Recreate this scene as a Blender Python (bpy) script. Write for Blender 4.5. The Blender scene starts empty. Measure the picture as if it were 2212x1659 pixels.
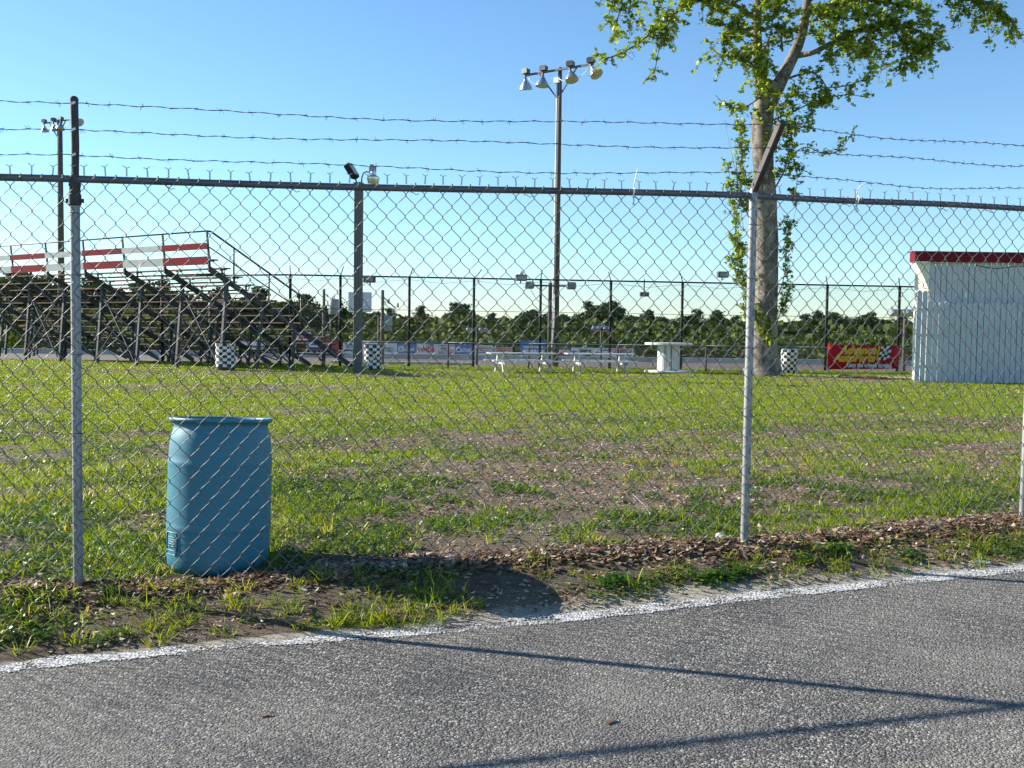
import bpy, math, random
import numpy as np
from mathutils import Vector, Matrix

R = math.radians
sc = bpy.context.scene
col = sc.collection
rng = np.random.default_rng(7)
random.seed(11)

# ------------------------------------------------------------------ camera, sky, sun, exposure
cam_d = bpy.data.cameras.new('camera')
cam = bpy.data.objects.new('camera', cam_d)
col.objects.link(cam)
cam_d.sensor_width = 36.0
cam_d.lens = 36.0 * 2170.0 / 2212.0
cam_d.clip_start = 0.05
cam_d.clip_end = 3000
cam.matrix_world = Matrix.Translation((0, 0, 1.3)) @ Matrix.Rotation(R(90 - 3.0), 4, 'X') @ Matrix.Rotation(R(0.8), 4, 'Z')
sc.camera = cam

SUN_EL = 25.4
SUN_AZ = -69.8          # clockwise from +Y
world = bpy.data.worlds.new('World')
sc.world = world
world.use_nodes = True
nt = world.node_tree
bg = nt.nodes['Background']
sky = nt.nodes.new('ShaderNodeTexSky')
sky.sky_type = 'NISHITA'
sky.sun_disc = False
sky.sun_elevation = R(SUN_EL)
sky.sun_rotation = R(SUN_AZ)
sky.altitude = 0
sky.air_density = 1.0
sky.dust_density = 0.0
sky.ozone_density = 5.5
tint = nt.nodes.new('ShaderNodeMix'); tint.data_type = 'RGBA'; tint.blend_type = 'MULTIPLY'
tint.inputs[0].default_value = 1.0
tint.inputs[7].default_value = (0.98, 1.04, 1.0, 1)     # the camera's white balance
nt.links.new(sky.outputs[0], tint.inputs[6])
nt.links.new(tint.outputs[2], bg.inputs[0])
bg.inputs[1].default_value = 0.088

sun_d = bpy.data.lights.new('sun', 'SUN')
sun_d.energy = 5.0
sun_d.angle = R(0.5)
sun_d.color = (1.0, 0.92, 0.80)
sun = bpy.data.objects.new('sun', sun_d)
col.objects.link(sun)
tosun = Vector((math.sin(R(SUN_AZ)) * math.cos(R(SUN_EL)), math.cos(R(SUN_AZ)) * math.cos(R(SUN_EL)), math.sin(R(SUN_EL))))
sun.rotation_euler = tosun.to_track_quat('Z', 'Y').to_euler()
sun.location = (-20, 10, 20)

sc.view_settings.view_transform = 'Standard'
sc.view_settings.look = 'None'
sc.view_settings.exposure = 1.22
sc.view_settings.gamma = 1.0
sc.view_settings.use_curve_mapping = False
sc.render.engine = 'CYCLES'
sc.cycles.max_bounces = 6
sc.cycles.transparent_max_bounces = 12
sc.cycles.use_denoising = True

# ------------------------------------------------------------------ helpers
def tag(o, label=None, cat=None, group=None, kind=None):
    if label: o['label'] = label
    if cat: o['category'] = cat
    if group: o['group'] = group
    if kind: o['kind'] = kind
    return o

def empty(name, loc=(0, 0, 0), rz=0.0):
    o = bpy.data.objects.new(name, None)
    o.empty_display_size = 0.2
    o.location = loc
    o.rotation_euler = (0, 0, rz)
    col.objects.link(o)
    return o

def link(name, me, parent=None, loc=(0, 0, 0), rot=(0, 0, 0), scale=(1, 1, 1)):
    o = bpy.data.objects.new(name, me)
    o.location = loc; o.rotation_euler = rot; o.scale = scale
    col.objects.link(o)
    if parent: o.parent = parent
    return o

class MB:
    """collects shapes, then links them as one mesh"""
    def __init__(s): s.v = []; s.f = []; s.mi = []
    def add(s, vs, fs, m=0):
        n = len(s.v)
        s.v += [tuple(v) for v in vs]
        s.f += [tuple(i + n for i in f) for f in fs]
        s.mi += [m] * len(fs)
        return s
    def box(s, c, d, rot=None, m=0):
        x, y, z = d[0] / 2, d[1] / 2, d[2] / 2
        vs = [Vector((a * x, b * y, e * z)) for a in (-1, 1) for b in (-1, 1) for e in (-1, 1)]
        if rot is not None: vs = [rot @ v for v in vs]
        vs = [v + Vector(c) for v in vs]
        return s.add(vs, [(0, 1, 3, 2), (4, 6, 7, 5), (0, 4, 5, 1), (2, 3, 7, 6), (0, 2, 6, 4), (1, 5, 7, 3)], m)
    def bar(s, p, q, w, h, up=(0, 0, 1), m=0):
        p = Vector(p); q = Vector(q); d = q - p
        L = d.length; d.normalize()
        u = Vector(up)
        if abs(d.dot(u)) > 0.99: u = Vector((0, 1, 0))
        a = d.cross(u).normalized(); b = a.cross(d).normalized()
        rot = Matrix((a, d, b)).transposed()
        return s.box((p + q) / 2, (w, L, h), rot, m)
    def tube(s, pts, r, n=8, caps=True, m=0):
        pts = [Vector(p) for p in pts]
        rs = r if isinstance(r, (list, tuple)) else [r] * len(pts)
        ref = Vector((0.123, 0.311, 0.94)).normalized()
        vs = []; fs = []
        for i, p in enumerate(pts):
            d = (pts[min(i + 1, len(pts) - 1)] - pts[max(i - 1, 0)]).normalized()
            if abs(d.dot(ref)) > 0.97: ref = Vector((0.9, 0.3, 0.1)).normalized()
            a = d.cross(ref).normalized(); b = a.cross(d).normalized()
            for k in range(n):
                t = 2 * math.pi * k / n
                vs.append(p + (a * math.cos(t) + b * math.sin(t)) * rs[i])
        for i in range(len(pts) - 1):
            for k in range(n):
                k2 = (k + 1) % n
                fs.append((i * n + k, i * n + k2, (i + 1) * n + k2, (i + 1) * n + k))
        if caps:
            fs.append(tuple(range(n - 1, -1, -1)))
            fs.append(tuple((len(pts) - 1) * n + k for k in range(n)))
        return s.add(vs, fs, m)
    def lathe(s, prof, n=24, c=(0, 0, 0), rot=None, m=0, cap0=False, cap1=False):
        vs = []; fs = []
        for r, z in prof:
            for k in range(n):
                t = 2 * math.pi * k / n
                v = Vector((r * math.cos(t), r * math.sin(t), z))
                if rot is not None: v = rot @ v
                vs.append(v + Vector(c))
        for i in range(len(prof) - 1):
            for k in range(n):
                k2 = (k + 1) % n
                fs.append((i * n + k, i * n + k2, (i + 1) * n + k2, (i + 1) * n + k))
        if cap0: fs.append(tuple(range(n - 1, -1, -1)))
        if cap1: fs.append(tuple((len(prof) - 1) * n + k for k in range(n)))
        return s.add(vs, fs, m)
    def prism(s, poly, y0, y1, m=0):
        """poly in x,z; extruded along y"""
        n = len(poly)
        vs = [(x, y0, z) for x, z in poly] + [(x, y1, z) for x, z in poly]
        fs = [tuple(range(n)), tuple(range(2 * n - 1, n - 1, -1))]
        fs += [(i + n, (i + 1) % n + n, (i + 1) % n, i) for i in range(n)]
        return s.add(vs, fs, m)
    def mesh(s, name, mats, smooth=False):
        me = bpy.data.meshes.new(name)
        me.from_pydata(s.v, [], s.f)
        for m in (mats if isinstance(mats, (list, tuple)) else [mats]): me.materials.append(m)
        if any(s.mi): me.polygons.foreach_set('material_index', s.mi)
        if smooth:
            me.polygons.foreach_set('use_smooth', [True] * len(s.f))
        me.update()
        return me
    def build(s, name, mats, parent=None, smooth=False, loc=(0, 0, 0), rot=(0, 0, 0)):
        return link(name, s.mesh(name, mats, smooth), parent, loc, rot)

def sharp(o, ang=35):
    o.data.set_sharp_from_angle(angle=R(ang))
    return o

def bevel(o, w=0.004, seg=1):
    m = o.modifiers.new('bevel', 'BEVEL'); m.width = w; m.segments = seg; m.limit_method = 'ANGLE'
    return o

def np_mesh(name, V, F, mat, colors=None, smooth=False):
    """V (N,3), F (M,k) numpy arrays; colors (N,3) per vertex"""
    me = bpy.data.meshes.new(name)
    M_, k = F.shape
    me.vertices.add(len(V)); me.vertices.foreach_set('co', np.ascontiguousarray(V, dtype=np.float32).ravel())
    me.loops.add(M_ * k); me.loops.foreach_set('vertex_index', np.ascontiguousarray(F, dtype=np.int32).ravel())
    me.polygons.add(M_)
    me.polygons.foreach_set('loop_start', np.arange(0, M_ * k, k, dtype=np.int32))
    if smooth: me.polygons.foreach_set('use_smooth', np.ones(M_, dtype=bool))
    me.materials.append(mat)
    if colors is not None:
        ca = me.color_attributes.new('col', 'FLOAT_COLOR', 'POINT')
        c4 = np.ones((len(V), 4), dtype=np.float32); c4[:, :colors.shape[1]] = colors
        ca.data.foreach_set('color', c4.ravel())
    me.update(calc_edges=True)
    me.validate()
    return me

# ------- noise in numpy (for the shape of the ground and where things grow)
_perm = np.random.default_rng(3).random((256, 256))
def vnoise(x, y):
    xi = np.floor(x).astype(int); yi = np.floor(y).astype(int)
    fx = x - xi; fy = y - yi
    fx = fx * fx * (3 - 2 * fx); fy = fy * fy * (3 - 2 * fy)
    g = lambda a, b: _perm[a % 256, b % 256]
    return (g(xi, yi) * (1 - fx) + g(xi + 1, yi) * fx) * (1 - fy) + (g(xi, yi + 1) * (1 - fx) + g(xi + 1, yi + 1) * fx) * fy
def fbm(x, y, o=4):
    s = 0; a = 0.5; t = 0
    for i in range(o):
        s = s + a * vnoise(x + 17.3 * i, y + 9.1 * i); t += a; a *= 0.5; x = x * 2.03; y = y * 2.03
    return s / t
def sstep(a, b, x):
    t = np.clip((x - a) / (b - a), 0, 1)
    return t * t * (3 - 2 * t)

# ------------------------------------------------------------------ materials
def nodes(name):
    m = bpy.data.materials.new(name); m.use_nodes = True
    t = m.node_tree
    return m, t, t.nodes['Principled BSDF']

def ramp(t, fac, stops):
    r = t.nodes.new('ShaderNodeValToRGB')
    while len(r.color_ramp.elements) < len(stops): r.color_ramp.elements.new(0.5)
    for e, (p, c) in zip(r.color_ramp.elements, stops):
        e.position = p
        e.color = (*(c if isinstance(c, (tuple, list)) else (c, c, c)), 1)
    t.links.new(fac, r.inputs[0])
    return r.outputs[0]

def noise_tex(t, scale, detail=4, rough=0.6, coord='Object', vec=None, stretch=None):
    n = t.nodes.new('ShaderNodeTexNoise')
    n.inputs['Scale'].default_value = scale; n.inputs['Detail'].default_value = detail; n.inputs['Roughness'].default_value = rough
    if vec is None:
        tc = t.nodes.new('ShaderNodeTexCoord'); vec = tc.outputs[coord]
    if stretch:
        mp = t.nodes.new('ShaderNodeMapping'); mp.inputs['Scale'].default_value = stretch
        t.links.new(vec, mp.inputs[0]); vec = mp.outputs[0]
    t.links.new(vec, n.inputs['Vector'])
    return n.outputs['Fac']

def mixc(t, fac, a, b, mode='MIX'):
    n = t.nodes.new('ShaderNodeMix'); n.data_type = 'RGBA'; n.blend_type = mode
    for s, v in ((n.inputs[0], fac), (n.inputs[6], a), (n.inputs[7], b)):
        if isinstance(v, (int, float)): s.default_value = v
        elif isinstance(v, (tuple, list)): s.default_value = (*v, 1)
        else: t.links.new(v, s)
    return n.outputs[2]

def math_n(t, op, a, b=None, clamp=False):
    n = t.nodes.new('ShaderNodeMath'); n.operation = op; n.use_clamp = clamp
    for s, v in ((n.inputs[0], a), (n.inputs[1], b)):
        if v is None: continue
        if isinstance(v, (int, float)): s.default_value = v
        else: t.links.new(v, s)
    return n.outputs[0]

def bump(t, bsdf, h, strength=0.3, dist=0.01):
    b = t.nodes.new('ShaderNodeBump'); b.inputs['Strength'].default_value = strength; b.inputs['Distance'].default_value = dist
    t.links.new(h, b.inputs['Height']); t.links.new(b.outputs[0], bsdf.inputs['Normal'])

def mat(name, c, rough=0.6, metal=0.0, var=0.25, scale=6.0, dirt=None, dirt_amt=0.5, stretch=None, bmp=0.0, bscale=None, spec=0.5):
    m, t, b = nodes(name)
    b.inputs['Roughness'].default_value = rough; b.inputs['Metallic'].default_value = metal
    b.inputs['Specular IOR Level'].default_value = spec
    n = noise_tex(t, scale, stretch=stretch)
    f = ramp(t, n, [(0.3, 1 - var), (0.7, 1 + var * 0.5)])
    c_out = mixc(t, 1.0, c, f, 'MULTIPLY')
    if dirt:
        n2 = noise_tex(t, scale * 0.37, 6, 0.7, stretch=stretch)
        c_out = mixc(t, math_n(t, 'MULTIPLY', ramp(t, n2, [(0.45, 0.0), (0.68, 1.0)]), dirt_amt), c_out, dirt)
    t.links.new(c_out, b.inputs['Base Color'])
    rr = ramp(t, n, [(0.3, max(rough - 0.1, 0.05)), (0.7, min(rough + 0.12, 1))])
    t.links.new(rr, b.inputs['Roughness'])
    if bmp: bump(t, b, noise_tex(t, bscale or scale * 6, 5, stretch=stretch), bmp, 0.01)
    return m

def leaf_mat(name, trans=0.45, rough=0.45, tint=(1, 1, 1), spec=0.35):
    m, t, b = nodes(name)
    a = t.nodes.new('ShaderNodeAttribute'); a.attribute_name = 'col'
    c = mixc(t, 1.0, a.outputs['Color'], tint, 'MULTIPLY')
    t.links.new(c, b.inputs['Base Color'])
    b.inputs['Roughness'].default_value = rough
    b.inputs['Specular IOR Level'].default_value = spec
    if trans > 0:
        tr = t.nodes.new('ShaderNodeBsdfTranslucent')
        t.links.new(mixc(t, 1.0, c, (1.25, 1.2, 0.55), 'MULTIPLY'), tr.inputs[0])
        mx = t.nodes.new('ShaderNodeMixShader'); mx.inputs[0].default_value = trans
        t.links.new(b.outputs[0], mx.inputs[1]); t.links.new(tr.outputs[0], mx.inputs[2])
        t.links.new(mx.outputs[0], t.nodes['Material Output'].inputs[0])
    return m

MT = dict(
    galv=mat('galvanised_steel', (0.30, 0.315, 0.325), 0.5, 0.45, 0.3, 14, dirt=(0.16, 0.15, 0.14), dirt_amt=0.5, stretch=(1, 1, 0.25)),
    wire=mat('fence_wire', (0.15, 0.16, 0.165), 0.55, 0.35, 0.3, 9),
    rail=mat('weathered_rail', (0.15, 0.16, 0.17), 0.5, 0.6, 0.35, 9, dirt=(0.07, 0.06, 0.055), dirt_amt=0.6),
    darkpipe=mat('dark_rusted_pipe', (0.05, 0.045, 0.045), 0.6, 0.3, 0.4, 20, dirt=(0.09, 0.05, 0.03), dirt_amt=0.4),
    barb=mat('barbed_wire_steel', (0.10, 0.10, 0.11), 0.5, 0.5, 0.3, 20),
    white_plastic=mat('white_plastic', (0.78, 0.78, 0.76), 0.35, 0, 0.08, 20),
    black_steel=mat('black_steel', (0.012, 0.012, 0.016), 0.6, 0.0, 0.3, 8, spec=0.2),
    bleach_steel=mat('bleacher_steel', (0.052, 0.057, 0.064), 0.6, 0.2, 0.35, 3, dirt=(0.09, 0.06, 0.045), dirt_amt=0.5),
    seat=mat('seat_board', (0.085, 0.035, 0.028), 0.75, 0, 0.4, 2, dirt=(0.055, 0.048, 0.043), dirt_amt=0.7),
    redboard=mat('red_board', (0.20, 0.003, 0.014), 0.7, 0, 0.2, 2, dirt=(0.14, 0.005, 0.014), dirt_amt=0.4, spec=0.12),
    whiteboard=mat('white_board', (0.37, 0.40, 0.43), 0.5, 0, 0.15, 2, dirt=(0.33, 0.35, 0.36), dirt_amt=0.4),
    wood_pole=mat('wood_pole', (0.105, 0.092, 0.080), 0.85, 0, 0.4, 5, dirt=(0.060, 0.052, 0.047), dirt_amt=0.6, stretch=(6, 6, 0.4), bmp=0.4),
    post_paint=mat('grey_post', (0.10, 0.10, 0.098), 0.7, 0, 0.25, 3, dirt=(0.09, 0.08, 0.075), dirt_amt=0.5, stretch=(4, 4, 0.5)),
    alu=mat('spun_aluminium', (0.55, 0.56, 0.57), 0.28, 0.85, 0.1, 6),
    ballast=mat('ballast_box', (0.09, 0.09, 0.10), 0.5, 0.2, 0.2, 6),
    lampglass=mat('lamp_glass', (0.40, 0.39, 0.36), 0.15, 0.0, 0.1, 6),
    white_wood=mat('white_painted_wood', (0.58, 0.59, 0.59), 0.55, 0, 0.15, 3, dirt=(0.36, 0.36, 0.34), dirt_amt=0.45, stretch=(1, 1, 3)),
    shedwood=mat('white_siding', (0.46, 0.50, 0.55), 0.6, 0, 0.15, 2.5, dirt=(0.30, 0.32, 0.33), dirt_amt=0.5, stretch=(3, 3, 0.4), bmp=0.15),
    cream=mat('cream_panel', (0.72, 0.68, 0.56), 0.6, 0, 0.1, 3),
    fascia=mat('red_fascia', (0.15, 0.006, 0.016), 0.45, 0, 0.25, 4, dirt=(0.09, 0.006, 0.012), dirt_amt=0.5, spec=0.12),
    drum=mat('blue_plastic', (0.028, 0.180, 0.255), 0.5, 0, 0.07, 4, dirt=(0.045, 0.19, 0.30), dirt_amt=0.4, stretch=(1, 1, 0.4), bmp=0.03, bscale=60),
    check_w=mat('check_white', (0.72, 0.72, 0.70), 0.45, 0, 0.12, 6),
    check_k=mat('check_black', (0.012, 0.012, 0.016), 0.45, 0, 0.2, 6),
    bluecap=mat('blue_rim', (0.20, 0.36, 0.45), 0.5, 0, 0.1, 5),
    banner_red=mat('banner_red', (0.54, 0.010, 0.024), 0.5, 0, 0.06, 2, spec=0.2),
    banner_yellow=mat('banner_yellow', (0.80, 0.46, 0.03), 0.5, 0, 0.05, 3),
    sign_white=mat('sign_white', (0.66, 0.68, 0.70), 0.5, 0, 0.1, 1),
    sign_blue=mat('sign_blue', (0.05, 0.17, 0.42), 0.5, 0, 0.12, 1),
    sign_red=mat('sign_red', (0.40, 0.045, 0.05), 0.5, 0, 0.12, 1),
    sign_tan=mat('sign_tan', (0.46, 0.42, 0.36), 0.5, 0, 0.1, 1),
    ink_navy=mat('ink_navy', (0.03, 0.05, 0.12), 0.5, 0, 0.1, 1),
    ink_red=mat('ink_red', (0.45, 0.03, 0.05), 0.5, 0, 0.1, 1),
    ink_black=mat('ink_black', (0.02, 0.02, 0.025), 0.5, 0, 0.1, 1),
    concrete=mat('white_concrete', (0.55, 0.54, 0.52), 0.8, 0, 0.2, 0.6, dirt=(0.32, 0.30, 0.28), dirt_amt=0.6),
    track_dirt=mat('track_clay', (0.115, 0.088, 0.070), 0.9, 0, 0.25, 0.15, dirt=(0.09, 0.072, 0.06), dirt_amt=0.6),
    bark_far=mat('far_bark', (0.10, 0.08, 0.065), 0.9, 0, 0.3, 2),
    orange=mat('orange_plastic', (0.55, 0.12, 0.05), 0.5, 0, 0.1, 5),
    stick=mat('dry_stick', (0.30, 0.23, 0.16), 0.8, 0, 0.3, 20),
)

# sycamore bark: pale flaking patches
m, t, b = nodes('sycamore_bark')
v = t.nodes.new('ShaderNodeTexVoronoi'); v.inputs['Scale'].default_value = 5.0
tc = t.nodes.new('ShaderNodeTexCoord'); mp = t.nodes.new('ShaderNodeMapping'); mp.inputs['Scale'].default_value = (1.6, 1.6, 0.6)
nz = t.nodes.new('ShaderNodeTexNoise'); nz.inputs['Scale'].default_value = 3; nz.inputs['Detail'].default_value = 6
ad = t.nodes.new('ShaderNodeVectorMath'); ad.operation = 'ADD'
t.links.new(tc.outputs['Object'], mp.inputs[0]); t.links.new(tc.outputs['Object'], nz.inputs['Vector'])
t.links.new(mp.outputs[0], ad.inputs[0]); t.links.new(nz.outputs['Color'], ad.inputs[1]); t.links.new(ad.outputs[0], v.inputs['Vector'])
c1 = ramp(t, v.outputs['Color'], [(0.2, (0.075, 0.060, 0.047)), (0.45, (0.13, 0.112, 0.090)), (0.75, (0.25, 0.23, 0.19))])
c1 = mixc(t, ramp(t, noise_tex(t, 9, 6, 0.7, stretch=(1, 1, 0.35)), [(0.4, 0.0), (0.75, 0.75)]), c1, (0.13, 0.105, 0.085))
t.links.new(c1, b.inputs['Base Color']); b.inputs['Roughness'].default_value = 0.85
bump(t, b, noise_tex(t, 14, 6, 0.7, stretch=(1, 1, 0.3)), 0.6, 0.02)
MT['bark'] = m

# asphalt: aggregate stones in binder, worn and dusty patches
m, t, b = nodes('asphalt')
tc = t.nodes.new('ShaderNodeTexCoord')
wn_ = t.nodes.new('ShaderNodeTexNoise'); wn_.inputs['Scale'].default_value = 60; wn_.inputs['Detail'].default_value = 2
t.links.new(tc.outputs['Object'], wn_.inputs['Vector'])
wv = t.nodes.new('ShaderNodeVectorMath'); wv.operation = 'MULTIPLY_ADD'; wv.inputs[1].default_value = (.007, .007, .007)
t.links.new(wn_.outputs['Color'], wv.inputs[0]); t.links.new(tc.outputs['Object'], wv.inputs[2])
vo = t.nodes.new('ShaderNodeTexVoronoi'); vo.inputs['Scale'].default_value = 92; vo.inputs['Randomness'].default_value = 1.0
vo2 = t.nodes.new('ShaderNodeTexVoronoi'); vo2.inputs['Scale'].default_value = 210
t.links.new(wv.outputs[0], vo.inputs['Vector']); t.links.new(wv.outputs[0], vo2.inputs['Vector'])
sep = t.nodes.new('ShaderNodeSeparateColor'); t.links.new(vo.outputs['Color'], sep.inputs[0])
sep2 = t.nodes.new('ShaderNodeSeparateColor'); t.links.new(vo2.outputs['Color'], sep2.inputs[0])
stone = ramp(t, sep.outputs[0], [(0.0, (0.026, 0.029, 0.034)), (0.4, (0.080, 0.083, 0.087)), (0.75, (0.20, 0.195, 0.182)), (1.0, (0.50, 0.47, 0.42))])
grit = ramp(t, sep2.outputs[0], [(0.0, (0.018, 0.020, 0.024)), (0.6, (0.085, 0.085, 0.085)), (1.0, (0.30, 0.285, 0.255))])
med = noise_tex(t, 9, 6, 0.75)
c1 = mixc(t, ramp(t, vo.outputs['Distance'], [(0.30, 0.0), (0.55, 1.0)]), stone, grit)
big = noise_tex(t, 0.75, 7, 0.68)
c1 = mixc(t, ramp(t, sep2.outputs[1], [(0.80, 0.0), (0.86, 0.85)]), c1, (0.014, 0.016, 0.020))
c1 = mixc(t, ramp(t, sep.outputs[2], [(0.84, 0.0), (0.90, 0.8)]), c1, (0.44, 0.42, 0.37))
c1 = mixc(t, 0.10, c1, (0.27, 0.255, 0.225))
c1 = mixc(t, ramp(t, big, [(0.42, 0.0), (0.64, 0.55)]), c1, (0.30, 0.28, 0.24))
smear = noise_tex(t, 6, 7, 0.8, stretch=(1, 3.2, 1))
c1 = mixc(t, ramp(t, smear, [(0.56, 0.0), (0.68, 0.6)]), c1, (0.33, 0.30, 0.25))
c1 = mixc(t, ramp(t, noise_tex(t, 1.7, 5, 0.6), [(0.48, 0.0), (0.72, 0.45)]), c1, (0.050, 0.053, 0.058))
t.links.new(c1, b.inputs['Base Color']); b.inputs['Roughness'].default_value = 0.9; b.inputs['Specular IOR Level'].default_value = 0.25
hh = math_n(t, 'ADD', math_n(t, 'MULTIPLY', vo.outputs['Distance'], -0.8), math_n(t, 'MULTIPLY', vo2.outputs['Distance'], -0.35))
hh = math_n(t, 'ADD', hh, math_n(t, 'MULTIPLY', sep.outputs[1], 0.9))
bump(t, b, hh, 1.0, 0.013)
MT['asphalt'] = m
# worn white line paint on the same aggregate
m, t, b = nodes('road_paint')
tc = t.nodes.new('ShaderNodeTexCoord')
vo = t.nodes.new('ShaderNodeTexVoronoi'); vo.inputs['Scale'].default_value = 75
t.links.new(tc.outputs['Object'], vo.inputs['Vector'])
at = t.nodes.new('ShaderNodeAttribute'); at.attribute_name = 'col'
sp = t.nodes.new('ShaderNodeSeparateColor'); t.links.new(at.outputs['Color'], sp.inputs[0])
wn = noise_tex(t, 5, 6, 0.75)
wf = noise_tex(t, 90, 4, 0.7)
cov = math_n(t, 'ADD', math_n(t, 'MULTIPLY', sp.outputs[0], 0.74), math_n(t, 'MULTIPLY', math_n(t, 'SUBTRACT', wn, 0.5), 2.2))
cov = math_n(t, 'ADD', cov, math_n(t, 'MULTIPLY', math_n(t, 'SUBTRACT', wf, 0.5), 1.6))
cov = math_n(t, 'SUBTRACT', cov, math_n(t, 'MULTIPLY', vo.outputs['Distance'], 0.55))
al = ramp(t, cov, [(0.30, 0.0), (0.46, 1.0)])
t.links.new(ramp(t, wf, [(0.3, (0.38, 0.375, 0.36)), (0.7, (0.60, 0.595, 0.57))]), b.inputs['Base Color'])
b.inputs['Roughness'].default_value = 0.7
t.links.new(al, b.inputs['Alpha'])
bump(t, b, math_n(t, 'MULTIPLY', vo.outputs['Distance'], -1.0), 0.8, 0.008)
MT['paint'] = m
# soil: sandy dirt, thatch where the lawn grows, beige sand at the kerb
m, t, b = nodes('soil')
at = t.nodes.new('ShaderNodeAttribute'); at.attribute_name = 'col'
sp = t.nodes.new('ShaderNodeSeparateColor'); t.links.new(at.outputs['Color'], sp.inputs[0])
n1 = noise_tex(t, 3.5, 7, 0.7); n2 = noise_tex(t, 45, 5, 0.7); n3 = noise_tex(t, 0.6, 5, 0.6); n4 = noise_tex(t, 160, 3, 0.6)
dirt = ramp(t, n1, [(0.28, (0.085, 0.064, 0.044)), (0.5, (0.165, 0.136, 0.094)), (0.72, (0.29, 0.25, 0.185))])
dirt = mixc(t, ramp(t, n2, [(0.35, 0.0), (0.65, 0.75)]), dirt, (0.12, 0.09, 0.066))
thatch = ramp(t, n2, [(0.3, (0.105, 0.125, 0.020)), (0.5, (0.20, 0.235, 0.032)), (0.72, (0.32, 0.30, 0.09))])
thatch = mixc(t, ramp(t, n3, [(0.35, 0.0), (0.7, 0.5)]), thatch, (0.15, 0.205, 0.020))
litter = ramp(t, n4, [(0.3, (0.07, 0.05, 0.034)), (0.5, (0.18, 0.135, 0.09)), (0.7, (0.44, 0.37, 0.27))])
sand = ramp(t, n2, [(0.3, (0.34, 0.30, 0.235)), (0.7, (0.54, 0.49, 0.40))])
g = math_n(t, 'ADD', sp.outputs[0], math_n(t, 'MULTIPLY', math_n(t, 'SUBTRACT', n2, 0.5), 0.9))
c1 = mixc(t, ramp(t, g, [(0.42, 0.0), (0.62, 1.0)]), dirt, thatch)
l = math_n(t, 'ADD', sp.outputs[1], math_n(t, 'MULTIPLY', math_n(t, 'SUBTRACT', n4, 0.5), 1.0))
c1 = mixc(t, ramp(t, l, [(0.45, 0.0), (0.65, 1.0)]), c1, litter)
s_ = math_n(t, 'ADD', sp.outputs[2], math_n(t, 'MULTIPLY', math_n(t, 'SUBTRACT', n1, 0.5), 0.8))
c1 = mixc(t, ramp(t, s_, [(0.45, 0.0), (0.65, 1.0)]), c1, sand)
t.links.new(c1, b.inputs['Base Color']); b.inputs['Roughness'].default_value = 0.95; b.inputs['Specular IOR Level'].default_value = 0.15
bump(t, b, math_n(t, 'ADD', n2, math_n(t, 'MULTIPLY', n4, 0.6)), 0.9, 0.03)
MT['soil'] = m
MT['grass'] = leaf_mat('grass_blades', 0.5, 0.4)
MT['litter'] = leaf_mat('dead_leaves', 0.15, 0.6, spec=0.3)
MT['leaves'] = leaf_mat('sycamore_leaves', 0.55, 0.38)
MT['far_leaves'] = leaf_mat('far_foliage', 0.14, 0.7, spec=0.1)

# ------------------------------------------------------------------ ground
XE = np.array([-60, -12, -3.2, -2.15, -1.63, -1.26, -.68, -.21, .34, 1.2, 2.95, 6, 14, 60], float)
YE = np.array([-6.5, 1.9, 3.93, 4.20, 4.36, 4.47, 4.58, 4.68, 4.83, 5.12, 5.66, 6.6, 9.0, 22.0], float)
def edge_y(x): return np.interp(x, XE, YE)
FENCE = [(-9.37, 3.565), (-5.79, 4.327), (-2.21, 5.09), (1.38, 5.855), (3.39, 6.59), (6.85, 7.85), (10.35, 9.12)]
FX = np.array([p[0] for p in FENCE]); FY = np.array([p[1] for p in FENCE])
def fence_y(x): return np.interp(x, FX, FY, left=None, right=None) + np.where(x < FX[0], (x - FX[0]) * .213, 0) + np.where(x > FX[-1], (x - FX[-1]) * .363, 0)
def road_z(x): return -0.09 + 0.03 * np.clip(x, -8, 9)
def field_z(x, y):
    z = 0.02 * (np.clip(x, -7, 9) + 2.2) * (1 - sstep(9, 24, y))
    z = z - 0.13 * sstep(8, 26, y)
    z = z - 1.98 * sstep(40.5, 58, y)
    return z
def ground_z(x, y):
    x = np.asarray(x, float); y = np.asarray(y, float)
    ye = edge_y(x); yf = fence_y(x)
    b = (fbm(x * 1.3, y * 1.3, 3) - .5) * .05 * (1 - sstep(20, 45, y)) + (fbm(x * 9 + 5, y * 9, 3) - .5) * .028 * (1 - sstep(12, 20, y))
    fz = field_z(x, y) + b
    rz = road_z(x)
    wob = (fbm(x * 2.1 + 3, y * .1, 4) - .5) * .16 - np.interp(x, [-4, -2.4, -1.7, -1.0, -.5], [.04, .13, .13, .07, 0])
    tt = (y - ye - wob) / np.maximum(yf - ye, .1)
    k = np.clip((tt - .10) / .9, 0, 1)
    z = rz + 0.006 + (fz - rz) * k + (fbm(x * 14, y * 14, 2) - .5) * .016 * sstep(.12, .4, tt)
    z = np.where(tt < 0.10, rz + 0.006 + (tt - 0.10) * 0.10, z)
    z = np.where(tt > 1.2, fz, z)
    # little hollow where the drum stands
    d2 = (x + 1.66) ** 2 + (y - 5.66) ** 2
    z = z - 0.055 * np.exp(-(((x + 1.9) / 1.1) ** 2) - ((y - yf) / .7) ** 2)
    z = z - 0.02 * np.exp(-d2 / 0.2)
    return z

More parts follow.
